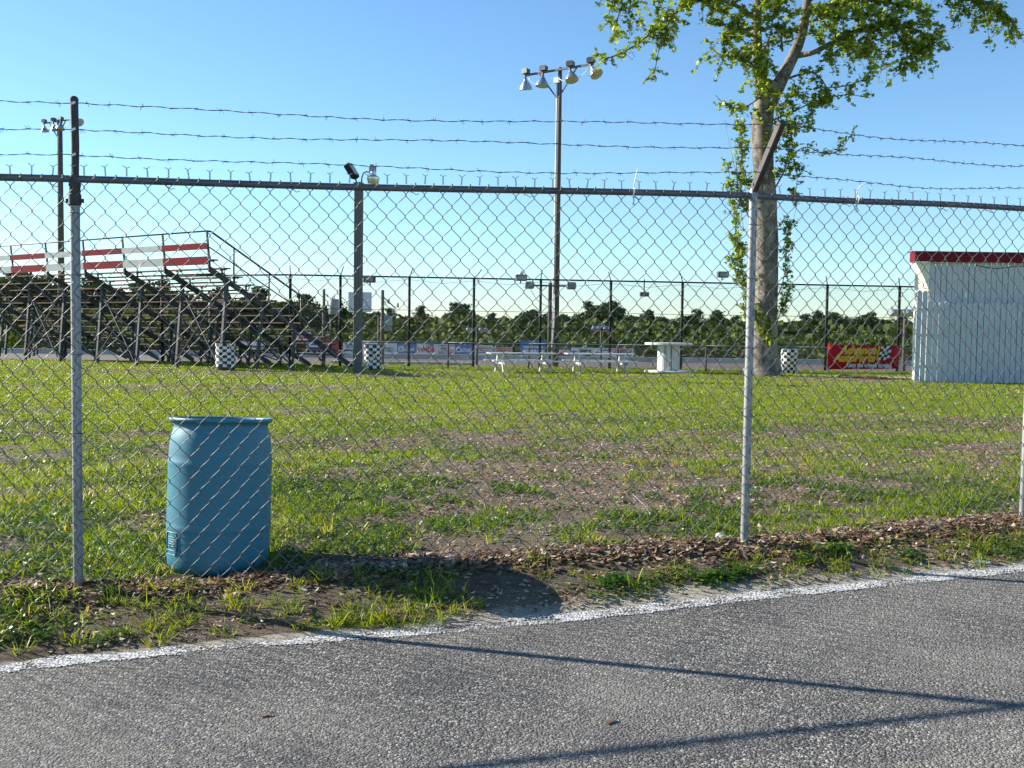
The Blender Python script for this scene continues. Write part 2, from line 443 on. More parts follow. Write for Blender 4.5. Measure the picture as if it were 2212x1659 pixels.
# where the lawn is bare: bare or leafy patches (centre x, y, half sizes, strength)
PATCH = [(-6.2, 23.0, 3.4, 3.0, 1.0), (-2.0, 21.0, 1.1, 1.1, .9), (1.3, 15.6, 3.6, 2.0, .62), (-2.1, 11.4, 1.4, .7, .8),
         (0.1, 11.7, 3.4, 1.3, .75), (1.4, 10.3, 1.8, .8, .8), (5.6, 14.4, 3.4, 2.2, .75), (6.7, 20.3, 3, 1.2, .5),
         (-10.4, 22.9, 2.6, 1.0, .9), (-4.7, 12.7, 1.7, .5, .8), (-.4, 8.9, 2.4, .6, .7), (-8.1, 17.4, 1.1, .6, .8),
         (-8, 31.5, 9, 1.5, 1.0), (2.2, 9.2, 2.4, .9, .6), (4.3, 10.6, 2.4, .8, .7), (-.1, 7.2, .9, .5, .6), (1.2, 7.9, 1.4, .5, .7),
         (3.4, 8.1, 1.6, .4, .6), (-2.9, 8.3, 1.2, .35, .7), (9, 33, 6, 1.8, .7), (13, 34, 6, 2.0, .9), (-2.5, 6.9, .7, .4, .5)]
def masks(x, y):
    """lawn density, leaf litter, sand"""
    x = np.asarray(x, float); y = np.asarray(y, float)
    p = np.zeros_like(x)
    wx = x + (fbm(x * .8, y * .8, 3) - .5) * 2.0; wy = y + (fbm(x * .8 + 40, y * .8, 3) - .5) * 1.4
    for cx, cy, rx, ry, s in PATCH:
        q = ((wx - cx) / rx) ** 2 + ((wy - cy) / ry) ** 2
        p = np.maximum(p, s * (1 - sstep(.35, 1.5, q)))
    n = fbm(x * .55 + 8, y * .55, 4); n2 = fbm(x * 2.3, y * 2.3 + 30, 3)
    lawn = .60 + .95 * (n - .5) + .75 * (n2 - .5)
    lawn = lawn + .24 * sstep(11, 16, y) - .10 * sstep(4, 9, x) * (1 - sstep(18, 25, y)) - .07 * (1 - sstep(7, 11, y))
    lawn = lawn - p * .27 + .95 * (fbm(x * 6.5 + 3, y * 6.5, 2) - .5) * (1 - .5 * sstep(14, 24, y))
    yf = fence_y(x); ye = edge_y(x)
    df = y - yf
    drift = np.exp(-((df + .03) / .13) ** 2)
    lawn = lawn - .55 * drift
    verge = (df < -.08)
    lawn = np.where(verge, .30 + 1.3 * (fbm(x * 2.6 + 2, y * 3 + 7, 3) - .5), lawn)
    lawn = lawn - .5 * (1 - sstep(.0, .12, y - ye))
    lit = np.clip(.75 * p + .10 + 1.1 * (fbm(x * 1.6 + 60, y * 1.6, 4) - .45), 0, 1)
    lit = np.maximum(lit, drift * .95)
    lit = np.where(verge, np.clip(.45 + 1.6 * (fbm(x * 3, y * 3 + 70, 3) - .5), 0, 1), lit)
    sand = np.clip(1.15 - (y - ye) / np.interp(x, [-2.5, -1.2, -.2, .6, 1.5, 3], [.07, .07, .26, .42, .36, .30]), 0, 1) * .9
    sand = np.maximum(sand, 1.4 * np.clip(1 - np.abs(y - 35.9 - (x - 9) * -.05) / 1.0, 0, 1) * sstep(9.2, 10.2, x))
    return np.clip(lawn, 0, 1), np.clip(lit, 0, 1), np.clip(sand, 0, 1)

ys = np.concatenate([np.arange(-8, 3.6, .4), np.arange(3.6, 7.6, .035), np.arange(7.6, 16, .08), np.arange(16, 46, .2), np.arange(46, 70, 1.0), np.geomspace(70, 900, 40)])
xs_half = np.concatenate([np.arange(0, 4, .05), np.arange(4, 9, .13), np.arange(9, 26, .3), np.geomspace(26, 900, 40)])
xs = np.concatenate([-xs_half[:0:-1], xs_half])
GX, GY = np.meshgrid(xs, ys)
GZ = ground_z(GX, GY)
la, li, sa = masks(GX, GY)
nx, ny = len(xs), len(ys)
idx = np.arange(nx * ny).reshape(ny, nx)
Fg = np.stack([idx[:-1, :-1], idx[:-1, 1:], idx[1:, 1:], idx[1:, :-1]], -1).reshape(-1, 4)
Vg = np.stack([GX, GY, GZ], -1).reshape(-1, 3)
me = np_mesh('ground', Vg, Fg, MT['soil'], np.stack([la, li, sa], -1).reshape(-1, 3), True)
tag(link('ground', me), kind='structure')

# road sheet
rx = np.concatenate([np.arange(-40, -5, 1.0), np.arange(-5, 7, .25), np.arange(7, 41, 1.0)])
V = []; F = []
for i, x in enumerate(rx):
    ye = float(edge_y(x)) + .35
    for k in range(6):
        V.append((x, ye - [0, .7, 2, 4, 7, 12][k], float(road_z(x))))
for i in range(len(rx) - 1):
    for k in range(5):
        F.append((i * 6 + k, i * 6 + k + 1, (i + 1) * 6 + k + 1, (i + 1) * 6 + k))
me = np_mesh('road', np.array(V), np.array(F), MT['asphalt'], None, True)
tag(link('road', me), kind='structure')
# painted edge line, a thin sheet on the road
lx = np.arange(-12, 12, .06)
V = []; Cc = []; F = []
for i, x in enumerate(lx):
    ye = float(edge_y(x)); w = .115 + .03 * math.sin(x * 2.3)
    for k, (o, c) in enumerate(((-.06, 0), (-.02, 1), (w * .6, 1), (w, .75), (w + .05, 0))):
        V.append((x - o * .3, ye - .055 + o, float(road_z(x)) + .004)); Cc.append((c, c, c))
for i in range(len(lx) - 1):
    for k in range(4):
        F.append((i * 5 + k, (i + 1) * 5 + k, (i + 1) * 5 + k + 1, i * 5 + k + 1))
me = np_mesh('road_line', np.array(V), np.array(F), MT['paint'], np.array(Cc, float), True)
tag(link('road_line', me), kind='structure')

# race track in its bowl
mb = MB()
mb.add([(-140, 66, -2.095), (140, 66, -2.095), (140, 118.2, -2.095), (-140, 118.2, -2.095)], [(0, 1, 2, 3)])
tag(mb.build('race_track', MT['track_dirt']), kind='structure')

# ------------------------------------------------------------------ scattered ground cover
def rotmats(n, tilt=None):
    """random rotations: heading free, tilt about a random horizontal axis"""
    h = rng.random(n) * 2 * np.pi
    ch, sh = np.cos(h), np.sin(h)
    Rz = np.zeros((n, 3, 3)); Rz[:, 0, 0] = ch; Rz[:, 0, 1] = -sh; Rz[:, 1, 0] = sh; Rz[:, 1, 1] = ch; Rz[:, 2, 2] = 1
    a = (rng.normal(size=n) * tilt) if tilt is not None else np.arccos(rng.uniform(-1, 1, n))
    ca, sa_ = np.cos(a), np.sin(a)
    Rx = np.zeros((n, 3, 3)); Rx[:, 0, 0] = 1; Rx[:, 1, 1] = ca; Rx[:, 1, 2] = -sa_; Rx[:, 2, 1] = sa_; Rx[:, 2, 2] = ca
    h2 = rng.random(n) * 2 * np.pi
    ch, sh = np.cos(h2), np.sin(h2)
    R2 = np.zeros((n, 3, 3)); R2[:, 0, 0] = ch; R2[:, 0, 1] = -sh; R2[:, 1, 0] = sh; R2[:, 1, 1] = ch; R2[:, 2, 2] = 1
    return np.einsum('nij,njk,nkl->nil', R2, Rx, Rz)

def scatter(tv, tf, P, S, Rm):
    """template verts/faces at points P, sizes S, rotations Rm"""
    n, k = len(P), len(tv)
    S3 = S[:, None, None] if S.ndim == 1 else S[:, None, :]
    V = np.einsum('nij,nkj->nki', Rm, tv[None] * S3) + P[:, None, :]
    F = (tf[None] + (np.arange(n) * k)[:, None, None]).reshape(-1, tf.shape[1])
    return V.reshape(-1, 3), F

def frustum_pts(n, y0, y1, marg=.6, power=1.0):
    u = rng.random(n)
    y = (y0 ** power + u * (y1 ** power - y0 ** power)) ** (1 / power)
    x = (rng.random(n) * 2 - 1) * (.535 * y + marg)
    return x, y

def blades(x, y, n_per, hgt, wid, lean, spread, cols):
    """grass blades: two-segment bent ribbons (5 verts, 3 tris)"""
    n = len(x)
    x = np.repeat(x, n_per); y = np.repeat(y, n_per); h0 = np.repeat(hgt, n_per); c = np.repeat(cols, n_per, 0)
    N = n * n_per
    ang = rng.random(N) * 2 * np.pi; r = rng.random(N) ** .7 * spread
    bx = x + np.cos(ang) * r; by = y + np.sin(ang) * r
    bz = ground_z(bx, by) - .004
    h = h0 * rng.uniform(.5, 1.15, N)
    da = ang + rng.normal(0, .6, N); le = np.abs(rng.normal(lean, lean * .5, N)) * h
    dx, dy = np.cos(da) * le, np.sin(da) * le
    w = wid * rng.uniform(.7, 1.3, N)
    fa = rng.random(N) * np.pi
    wx, wy = np.cos(fa) * w, np.sin(fa) * w
    z0 = np.zeros(N)
    V = np.stack([np.stack([bx - wx, by - wy, bz], -1), np.stack([bx + wx, by + wy, bz], -1),
                  np.stack([bx + dx * .4 + wx * .8, by + dy * .4 + wy * .8, bz + h * .62], -1),
                  np.stack([bx + dx * .4 - wx * .8, by + dy * .4 - wy * .8, bz + h * .62], -1),
                  np.stack([bx + dx, by + dy, bz + h * (1 - .25 * np.minimum(le / h, 1.2))], -1)], 1)
    b = (np.arange(N) * 5)[:, None]
    F = np.concatenate([b + np.array([0, 1, 2]), b + np.array([0, 2, 3]), b + np.array([3, 2, 4])], 0)
    cc = c * rng.uniform(.75, 1.2, (N, 1))
    C = np.repeat(cc[:, None, :], 5, 1)
    return V.reshape(-1, 3), F, C.reshape(-1, 3)

def grass_cols(n, y):
    t_ = rng.random((n, 1))
    a = np.array([.105, .190, .012]); b_ = np.array([.265, .325, .028]); d = np.array([.36, .32, .08])
    c = a * (1 - t_) + b_ * t_
    k = (rng.random((n, 1)) < .10)
    return np.where(k, d, c)

def join(parts):
    Vs, Fs, Cs = [], [], []; o = 0
    for V, F, C in parts:
        Vs.append(V); Fs.append(F + o); Cs.append(C); o += len(V)
    return np.concatenate(Vs), np.concatenate(Fs), np.concatenate(Cs)

def keep_out(x, y):
    return ((x + 1.66) ** 2 + (y - 5.66) ** 2) > .31 ** 2

parts = []
for (n, y0, y1, per, h, w, sp, pw) in ((40000, 4.4, 7.5, 6, .042, .0026, .035, 1.6), (40000, 7.5, 13, 5, .045, .0034, .05, 1.7), (60000, 13, 23, 4, .045, .0055, .08, 1.8), (42000, 23, 42, 3, .05, .0115, .15, 1.8)):
    x, y = frustum_pts(n, y0, y1, .6, pw)
    la, li, sa = masks(x, y)
    ok = (rng.random(n) < np.clip((la - np.interp(y0, [4, 8, 13], [.50, .47, .38])) * 2.3, 0, 1)) & (y > edge_y(x) + .05) & keep_out(x, y)
    # thinner on the verge outside the fence
    ok &= ~((y < fence_y(x) - .03) & (rng.random(n) < .55))
    x, y = x[ok], y[ok]
    hh_ = h * (0.65 + .8 * fbm(x * 1.2, y * 1.2 + 9, 2))
    parts.append(blades(x, y, per, hh_, w, .55, sp, grass_cols(len(x), y)))
# longer tufts: along the verge and here and there
n = 1500
x, y = frustum_pts(n, 4.2, 9.5, .5)
la, li, sa = masks(x, y)
ok = (la > .36) & (y > edge_y(x) + .03) & keep_out(x, y) & (rng.random(n) < .65)
x, y = x[ok], y[ok]
parts.append(blades(x, y, 10, .085 + .06 * rng.random(len(x)), .0032, .9, .045, grass_cols(len(x), y) * np.array([1.1, 1.05, .9])))
# clumps on the verge outside the fence
n = 520
tx = rng.uniform(-3.2, 4.0, n); ty = edge_y(tx) + .03 + rng.random(n) * (fence_y(tx) - edge_y(tx) - .08)
k = fbm(tx * 2.2 + 50, ty * 3.0, 3)
lim = np.interp(tx, [-3, -1.9, -1.5, -.9, -.5, 0, .5, 1.2, 3], [.50, .50, .40, .40, .50, .56, .53, .48, .50])
ok = k > lim
tx, ty = tx[ok], ty[ok]
for lo, hi, nb_, le_ in ((.04, .08, 9, .8), (.06, .13, 7, 1.2)):
    parts.append(blades(tx + rng.normal(0, .02, len(tx)), ty + rng.normal(0, .015, len(tx)), nb_, rng.uniform(lo, hi, len(tx)) * np.where(tx < .2, 1.0, .6), .0026, le_, .035, grass_cols(len(tx), ty) * np.array([1.1, 1.05, .9])))
V, F, C = join(parts)
me = np_mesh('grass', V, F, MT['grass'], C)
tag(link('grass', me), 'short patchy green grass growing over the field behind the chain link fence', 'grass', kind='stuff')

# broad-leaved weeds: rosettes of small leaves
lv = np.array([[0, 0, 0], [.35, -.28, .10], [.35, .28, .10], [1.0, 0, .06], [.75, -.2, .1], [.75, .2, .1]])
lf = np.array([[0, 1, 2], [1, 4, 2], [4, 5, 2], [4, 3, 5]])
def rosettes(x, y, per, size, spread, cols):
    n = len(x); N = n * per
    x = np.repeat(x, per); y = np.repeat(y, per); c = np.repeat(cols, per, 0)
    bx = x + rng.normal(0, spread, N); by = y + rng.normal(0, spread, N)
    bz = ground_z(bx, by) + rng.random(N) * .035
    V, F = scatter(lv, lf, np.stack([bx, by, bz], -1), size * rng.uniform(.6, 1.3, N), rotmats(N, .5))
    return V, F, np.repeat(c * rng.uniform(.75, 1.25, (N, 1)), len(lv), 0)
parts = []
for n, y0, y1, per, sz, sp in ((18000, 4.4, 8.5, 8, .026, .026), (13000, 8.5, 15, 5, .034, .045), (10000, 15, 36, 4, .055, .09)):
    x, y = frustum_pts(n, y0, y1, .5, 1.6)
    la, li, sa = masks(x, y)
    k = fbm(x * .9 + 90, y * .9, 3)
    ok = (la > .26 + .12 * rng.random(n)) & (rng.random(n) < np.clip((k - .40) * 5, .12, 1)) & (y > edge_y(x) + .1) & keep_out(x, y)
    x, y = x[ok], y[ok]
    cc = np.array([.055, .125, .018]) * (1 - (q := rng.random((len(x), 1)))) + np.array([.135, .205, .03]) * q
    parts.append(rosettes(x, y, per, sz, sp, cc))
wx = np.array([.92, .98, 1.06, 1.12, .4, .46, 1.75, 1.8, 1.55, 2.2]) + .12; wy = edge_y(wx) + np.array([.24, .27, .24, .29, .32, .35, .42, .44, .35, .32])
for _ in range(6):
    parts.append(rosettes(wx + rng.normal(0, .03, 10), wy + rng.normal(0, .02, 10), 16, .030, .03, np.tile([[.07, .16, .015]], (10, 1))))
V, F, C = join(parts)
me = np_mesh('weeds', V, F, MT['grass'], C)
tag(link('weeds', me), 'low broad-leaved green weeds growing among the grass and bare soil', 'weeds', kind='stuff')

# fallen leaves
fv = np.array([[-.5, 0, .12], [-.2, -.28, .0], [-.2, .28, .03], [.2, -.25, .05], [.2, .25, -.02], [.55, 0, .16], [0, 0, .10]])
ff = np.array([[0, 1, 6], [0, 6, 2], [1, 3, 6], [6, 4, 2], [3, 5, 6], [6, 5, 4]])
pal = np.array([[.15, .09, .055], [.25, .16, .10], [.36, .26, .17], [.48, .38, .27], [.12, .06, .04], [.20, .095, .055], [.58, .50, .39]])
def leaves(x, y, size, tilt, lift, wts):
    n = len(x)
    z = ground_z(x, y) + lift * rng.random(n) + .004
    S = size * rng.uniform(.5, 1.25, n)
    S3 = np.stack([S, S * rng.uniform(.6, 1.1, n), S * rng.uniform(.4, 1.8, n)], -1)
    V, F = scatter(fv, ff, np.stack([x, y, z], -1), S3, rotmats(n, tilt))
    c = pal[rng.choice(len(pal), n, p=wts)] * rng.uniform(.7, 1.2, (n, 1))
    return V, F, np.repeat(c, len(fv), 0)
W1 = np.array([.22, .2, .16, .07, .17, .14, .04]); W2 = np.array([.16, .20, .22, .16, .09, .09, .08])
parts = []
n = 9000
x = rng.uniform(-4.2, 5.0, n); y = fence_y(x) + rng.normal(-.03, .12, n)
d_ = np.interp(x, [-4, -2.6, -1.9, -.9, 0, 1.2, 2, 5], [.5, .9, .9, .9, .6, 1, 1, .8])
ok = (rng.random(n) < d_) & keep_out(x, y)
parts.append(leaves(x[ok], y[ok], .048, .40, .018, W1))
for n, y0, y1, sz in ((30000, 4.3, 8, .033), (34000, 8, 14, .040), (34000, 14, 34, .060)):
    x, y = frustum_pts(n, y0, y1, .5, 1.5)
    la, li, sa = masks(x, y)
    ok = (rng.random(n) < np.clip(li * 1.15, .10, 1)) & (y > edge_y(x) + .08) & keep_out(x, y)
    parts.append(leaves(x[ok], y[ok], sz, .38, .012, W2))
V, F, C = join(parts)
me = np_mesh('leaf_litter', V, F, MT['litter'], C)
tag(link('leaf_litter', me), 'brown dead leaves drifted along the fence foot and strewn over the field', 'dead leaves', kind='stuff')

# ------------------------------------------------------------------ chain link fence by the road
fence = empty('chain_link_fence', (-2.21, 5.09, 0))
tag(fence, 'tall galvanised chain link fence with three barbed wire strands beside the road', 'fence')
FB = Vector((-2.21, 5.09, 0))
FH = 2.03
def fz0(i): return float(field_z(FX[i], FY[i]))
def fpt(s_i, t_, off, z):
    """point on bay s_i at fraction t_, off metres towards the road, z above fence foot line; local to the fence"""
    a = Vector((FX[s_i], FY[s_i], fz0(s_i))); b_ = Vector((FX[s_i + 1], FY[s_i + 1], fz0(s_i + 1)))
    d = b_ - a; n = Vector((d.y, -d.x, 0)).normalized()
    return a + d * t_ + n * off + Vector((0, 0, z)) - FB
BAYS = [1, 2, 3, 4]
for i in range(1, 6):
    top = FH + .012
    p = MB()
    base = Vector((FX[i], FY[i], fz0(i))) - FB
    p.tube([base + Vector((0, 0, -.3)), base + Vector((0, 0, top))], .0238, 16)
    po = p.build('post', MT['galv'], fence, True); sharp(po)
    if i == 2:
        c = MB(); c.lathe([(.025, 1.90), (.031, 1.905), (.031, 1.955), (.027, 1.96), (.027, 1.995), (.030, 2.0), (.024, 2.05)], 16, base)
        c.box(base + Vector((.034, 0, 1.925)), (.02, .012, .02)); c.box(base + Vector((-.034, 0, 1.925)), (.02, .012, .02))
        sharp(c.build('clamp', MT['darkpipe'], po, True))
        a = MB(); a.tube([base + Vector((0, 0, 1.99)), base + Vector((.004, 0, 2.2)), base + Vector((0, 0, 2.425))], .0195, 14)
        a.lathe([(.021, 2.42), (.0215, 2.432), (.014, 2.442), (.003, 2.446)], 14, base)
        sharp(a.build('barb_arm', MT['darkpipe'], po, True))
        for z in (2.405, 2.275, 2.15):
            w = MB(); w.box(base + Vector((.003, -.021, z)), (.026, .006, .011), Matrix.Rotation(R(-25), 3, 'Y'))
            w.build('wire_tie', MT['white_plastic'], po)
    elif i >= 3:
        nrm = Vector((.29, -.957, 0)) if i == 3 else Vector((.36, -.93, 0))
        b0 = base + Vector((0, 0, FH + .03)) ; b1 = base + nrm * .26 + Vector((.012, 0, 2.40))
        if i >= 3:
            a = MB(); a.bar(b0, b1, .050, .034, up=(1, 0, .3))
            bevel(a.build('barb_arm', MT['darkpipe'], po), .004)
            MB().lathe([(.009, -.004), (.009, .004), (0, .006)], 8, b0 + Vector((-.006, -.03, .03)), Matrix.Rotation(R(90), 3, 'X')).build('bolt', MT['galv'], po)
            cp = MB(); cp.lathe([(.026, FH - .03), (.027, FH + .012), (.018, FH + .04)], 14, base, cap1=True)
            sharp(cp.build('post_cap', MT['galv'], po, True))
# rails
for i in BAYS:
    r = MB(); r.tube([fpt(i, t_, 0, FH + .004 * math.sin(t_ * 7 + i)) for t_ in np.linspace(0, 1, 12)], .0185, 14)
    sharp(r.build('top_rail', MT['rail'], fence, True))

# woven wire
def wob(u, z):
    u = np.asarray(u, float); z = np.asarray(z, float)
    return (fbm(u * 3.1, z * 2.3 + 11, 2) - .5) * .016, (fbm(u * 2.7 + 31, z * 2.9, 2) - .5) * .016
HP, VP = .050, .0573
def strip_tube(P, r, n=5):
    """fast tube along (m,3) points; returns verts, quads"""
    m_ = len(P)
    d = np.gradient(P, axis=0); d /= np.linalg.norm(d, axis=1)[:, None]
    ref = np.array([.31, .9, .2]); a = np.cross(d, ref); a /= np.linalg.norm(a, axis=1)[:, None]; b_ = np.cross(d, a)
    t_ = np.arange(n) * 2 * np.pi / n
    V = P[:, None, :] + r * (a[:, None, :] * np.cos(t_)[None, :, None] + b_[:, None, :] * np.sin(t_)[None, :, None])
    i = np.arange(m_ - 1)[:, None] * n; k = np.arange(n)[None, :]; k2 = (k + 1) % n
    F = np.stack([i + k, i + k2, i + n + k2, i + n + k], -1).reshape(-1, 4)
    return V.reshape(-1, 3), F
U0 = 0.0
for i in BAYS:
    a = np.array([FX[i], FY[i], fz0(i)]) - np.array(FB); b_ = np.array([FX[i + 1], FY[i + 1], fz0(i + 1)]) - np.array(FB)
    L = float(np.hypot(*(b_ - a)[:2])); d = (b_ - a) / L; nrm = np.array([d[1], -d[0], 0.0]); nrm /= np.linalg.norm(nrm)
    hp = HP * (.97 if i == 1 else 1.0 if i == 2 else 1.06)
    nc = int(round(L / hp)); hp = L / nc
    nk = 37
    Vs, Fs, o = [], [], 0
    def place(u, z, off):
        dx, dz = wob(u + U0, z)
        return a[None] + d[None] * (u + dx)[:, None] + nrm[None] * (np.asarray(off) + .026)[:, None] + np.array([0, 0, 1.0])[None] * (z + dz)[:, None]
    for c in range(nc):
        us, zs, of = [], [], []
        for k in range(nk):
            side = (k + c) % 2
            z = FH + .012 - k * VP
            kn = .0075
            u = (c + side) * hp + (-.0022 if side else .0022)
            us += [u, u]; zs += [z + kn, z - kn]; of += [.0, .0]
            if k < nk - 1:
                um = (c + .5) * hp
                us.append(um); zs.append(z - VP / 2); of.append(.0035 if side else -.0035)
        P = place(np.array(us), np.array(zs), np.array(of))
        V, F = strip_tube(P, .0022, 5)
        Vs.append(V); Fs.append(F + o); o += len(V)
    # twisted barbs standing over the rail
    for c in range(1, nc + 1):
        if (c % 2) == (1 if nc > 0 else 0):
            u = c * hp
            zt = FH + .012
            jit = rng.normal(0, .003)
            for sgn in (-1, 1):
                tt_ = np.linspace(0, 1, 9)
                z = zt + .002 + tt_ * .040
                uu = u + .0035 * sgn * np.cos(tt_ * 3 * np.pi) + jit * tt_
                ofs = .0035 * sgn * np.sin(tt_ * 3 * np.pi)
                uu = np.append(uu, u + jit + sgn * .017 * rng.uniform(.8, 1.1)); z = np.append(z, zt + .053 + rng.normal(0, .003)); ofs = np.append(ofs, 0)
                V, F = strip_tube(place(uu, z, ofs), .0018, 5)
                Vs.append(V); Fs.append(F + o); o += len(V)
    me = np_mesh('wire_mesh', np.concatenate(Vs), np.concatenate(Fs), MT['wire'], None, True)
    w = link('wire_mesh', me, fence); w['kind'] = 'stuff'
    U0 += L
    # tie wires
    for t_ in np.arange(.12, 1, .17):
        tw = MB()
        q = fpt(i, t_, 0, FH)
        dd = Vector(d)
        pts = [q + Vector((0, 0, -.026)) + dd * .0 + Vector(nrm) * .01, q + Vector((0, 0, -.03)) + dd * .012 + Vector(nrm) * .03, q + Vector((0, 0, -.042)) + dd * .024 + Vector(nrm) * .034, q + Vector((0, 0, -.036)) + dd * .042 + Vector(nrm) * .03]
        tw.tube(pts, .002, 5)
        tw.tube([q + Vector((0, 0, -.027)) + Vector(nrm) * .012, q + Vector((0, 0, .0)) + Vector(nrm) * .022, q + Vector((0, 0, .021)) + Vector(nrm) * .008, q + Vector((0, 0, .021)) - Vector(nrm) * .01], .002, 5)
        tw.build('tie_wire', MT['wire'], fence, True)
    for z in (.35, .75, 1.15, 1.55, 1.86):
        tw = MB(); q = fpt(i, 0, 0, z)
        tw.tube([q + Vector((.026 * math.cos(k), .026 * math.sin(k), .006 * math.sin(k * .5))) + Vector(nrm) * .004 for k in np.linspace(0, 2 * math.pi, 14)] + [q + dd * .045 + Vector(nrm) * .03 + Vector((0, 0, .006))], .002, 5)
        tw.build('tie_wire', MT['wire'], fence, True)
# barbed wire strands
for k, zr in enumerate((2.405, 2.275, 2.15)):
    knots = []
    offs = (.25, .16, .07)[k]; zz = (2.385, 2.275, 2.15)[k]
    for i in range(1, 6):
        a = Vector((FX[i], FY[i], fz0(i))) - FB
        if i >= 3:
            knots.append(a + Vector((.31, -.95, 0)) * (offs if i > 2 else 0) + Vector((.008, -.02, zz)))
        else:
            knots.append(a + Vector((0, -.021, zr)))
    pts = []
    for i in range(len(knots) - 1):
        nseg = 70
        for j in range(nseg):
            t_ = j / nseg
            p = knots[i].lerp(knots[i + 1], t_)
            sag = -.022 * 4 * t_ * (1 - t_) * (1 + .3 * math.sin(k * 3 + i)) + .010 * math.sin(t_ * 9 + k * 2 + i) * t_ * (1 - t_) * 4 + .0035 * math.sin(j * 1.9 + k) * (j > 0)
            pts.append(p + Vector((0, 0, sag)))
    pts.append(knots[-1])
    A = np.array(pts)
    Vs, Fs, o = [], [], 0
    # two twisted wires
    fine_n = len(A) * 4
    q = np.linspace(0, len(A) - 1, fine_n)
    Pf = np.stack([np.interp(q, np.arange(len(A)), A[:, c]) for c in range(3)], -1)
    ph = q * 2.6
    for sgn in (1, -1):
        Q = Pf + np.stack([np.zeros(fine_n), np.cos(ph), np.sin(ph)], -1) * .0014 * sgn
        V, F = strip_tube(Q, .0012, 4); Vs.append(V); Fs.append(F + o); o += len(V)
    for j in np.arange(3, len(q) - 3, 10.1 + .0):
        j = int(j + rng.integers(-1, 2)); P = Pf[min(j, fine_n - 1)]
        al = Pf[min(j + 1, fine_n - 1)] - Pf[min(j, fine_n - 2)]; al = al / (np.linalg.norm(al) + 1e-9)
        V, F = strip_tube(np.stack([P - al * .008, P + al * .008]), .0034, 5); Vs.append(V); Fs.append(F + o); o += len(V)
        for s2 in range(4):
            an = rng.random() * 6.28; dr = np.array([.25 * rng.normal(), np.cos(an), np.sin(an)]); dr /= np.linalg.norm(dr)
            V, F = strip_tube(np.stack([P + al * .005 * (s2 - 1.5), P + al * .006 * (s2 - 1.5) + dr * .019]), .0010, 3); Vs.append(V); Fs.append(F + o); o += len(V)
    me = np_mesh('barbed_wire', np.concatenate(Vs), np.concatenate(Fs), MT['barb'], None, True)
    link('barbed_wire', me, fence)
# cable ties left on the rail
for j, (i, t_, lab, bend) in enumerate(((2, .80, 'white plastic cable tie standing upright from the top rail', 0), (3, .33, 'white plastic cable tie with its tail bent over, looped round the top rail', 1))):
    q = fpt(i, t_, .02, FH) + FB
    tie = empty('cable_tie', q)
    lp = MB(); lp.tube([(.0, .005 * math.cos(k), .0) if False else (.004 * math.sin(3 * k), -.024 + .024 * math.cos(k), .026 * math.sin(k) - .004) for k in np.linspace(0, 2 * math.pi, 16)], .0028, 5)
    lp.build('loop', MT['white_plastic'], tie, True)
    tl = MB()
    tl.tube([(0, 0, .02), (.006, -.002, .06), (.014, -.004, .10), (.02, -.006, .135)] if not bend else [(0, 0, .02), (.004, -.002, .055), (.02, -.004, .085), (.05, -.01, .098), (.078, -.012, .096)], [.0036, .0032, .003, .002] if not bend else [.0036, .0034, .0032, .003, .002], 5)
    tl.build('tail', MT['white_plastic'], tie, True)
    hd = MB()
    hd.tube([(.0, -.005, -.03), (.002, -.012, -.05), (.012 if bend else -.006, -.014, -.066), (-.006 if bend else .004, -.012, -.072), (0, -.006, -.052)], .0026, 5)
    hd.build('head', MT['ballast'], tie, True)
    tag(tie, lab, 'cable tie')

# ------------------------------------------------------------------ blue plastic drum
drum = empty('plastic_drum', (-1.66, 5.66, -.075)); drum.scale = (1.03, 1.03, 1.05)
drum.rotation_euler = (R(-3.6), R(0.4), R(0))
tag(drum, 'faded blue plastic drum with open rim standing on leaves behind the chain link fence', 'drum')
prof = [(.225, 0), (.252, .012), (.268, .040), (.274, .085), (.276, .205), (.2765, .225), (.279, .233), (.2795, .246), (.2775, .256), (.277, .27), (.2775, .40), (.277, .555), (.2780, .567), (.2792, .578), (.2785, .590), (.2755, .600), (.274, .625), (.270, .690), (.262, .735), (.252, .762), (.249, .775), (.252, .787), (.262, .796), (.274, .802), (.277, .808), (.277, .815), (.273, .820), (.262, .820), (.255, .812), (.245, .78), (.25, .5), (.25, .05), (.0, .045)]
o = MB().lathe(prof, 64).build('body', MT['drum'], drum, True); sharp(o, 50)
lab = MB()
def onb(ang, z, off=.0):
    r_ = .276 + off
    return Vector((r_ * math.sin(ang), -r_ * math.cos(ang), z))
ac = R(-46)
loop = [(-.055, .0), (-.06, .012), (-.055, .085), (-.045, .094), (.045, .094), (.056, .086), (.058, .02), (.05, .0), (-.055, .0)]
lab.tube([onb(ac + u / .276, .125 + z_, .002) for u, z_ in loop], .0042, 6)
lab.tube([onb(ac + u / .276 - .02, .103 + z_ * 1.25, .001) for u, z_ in loop], .003, 6)
for zz in (.022, .034, .046, .058, .07):
    lab.tube([onb(ac + u / .276, .125 + zz, .0005) for u in np.linspace(-.042, .042, 8)], .0026, 5)
lab.build('moulded_mark', MT['drum'], drum, True)
w = MB(); w.tube([onb(ac + .16 + .06 * math.sin(k * 1.3), .115 + .011 * k, .006) for k in range(10)] + [onb(ac + .32, .222, .012), onb(ac + .05, .222, .014)], .0018, 5)
w.build('loose_wire', MT['stick'], drum, True)
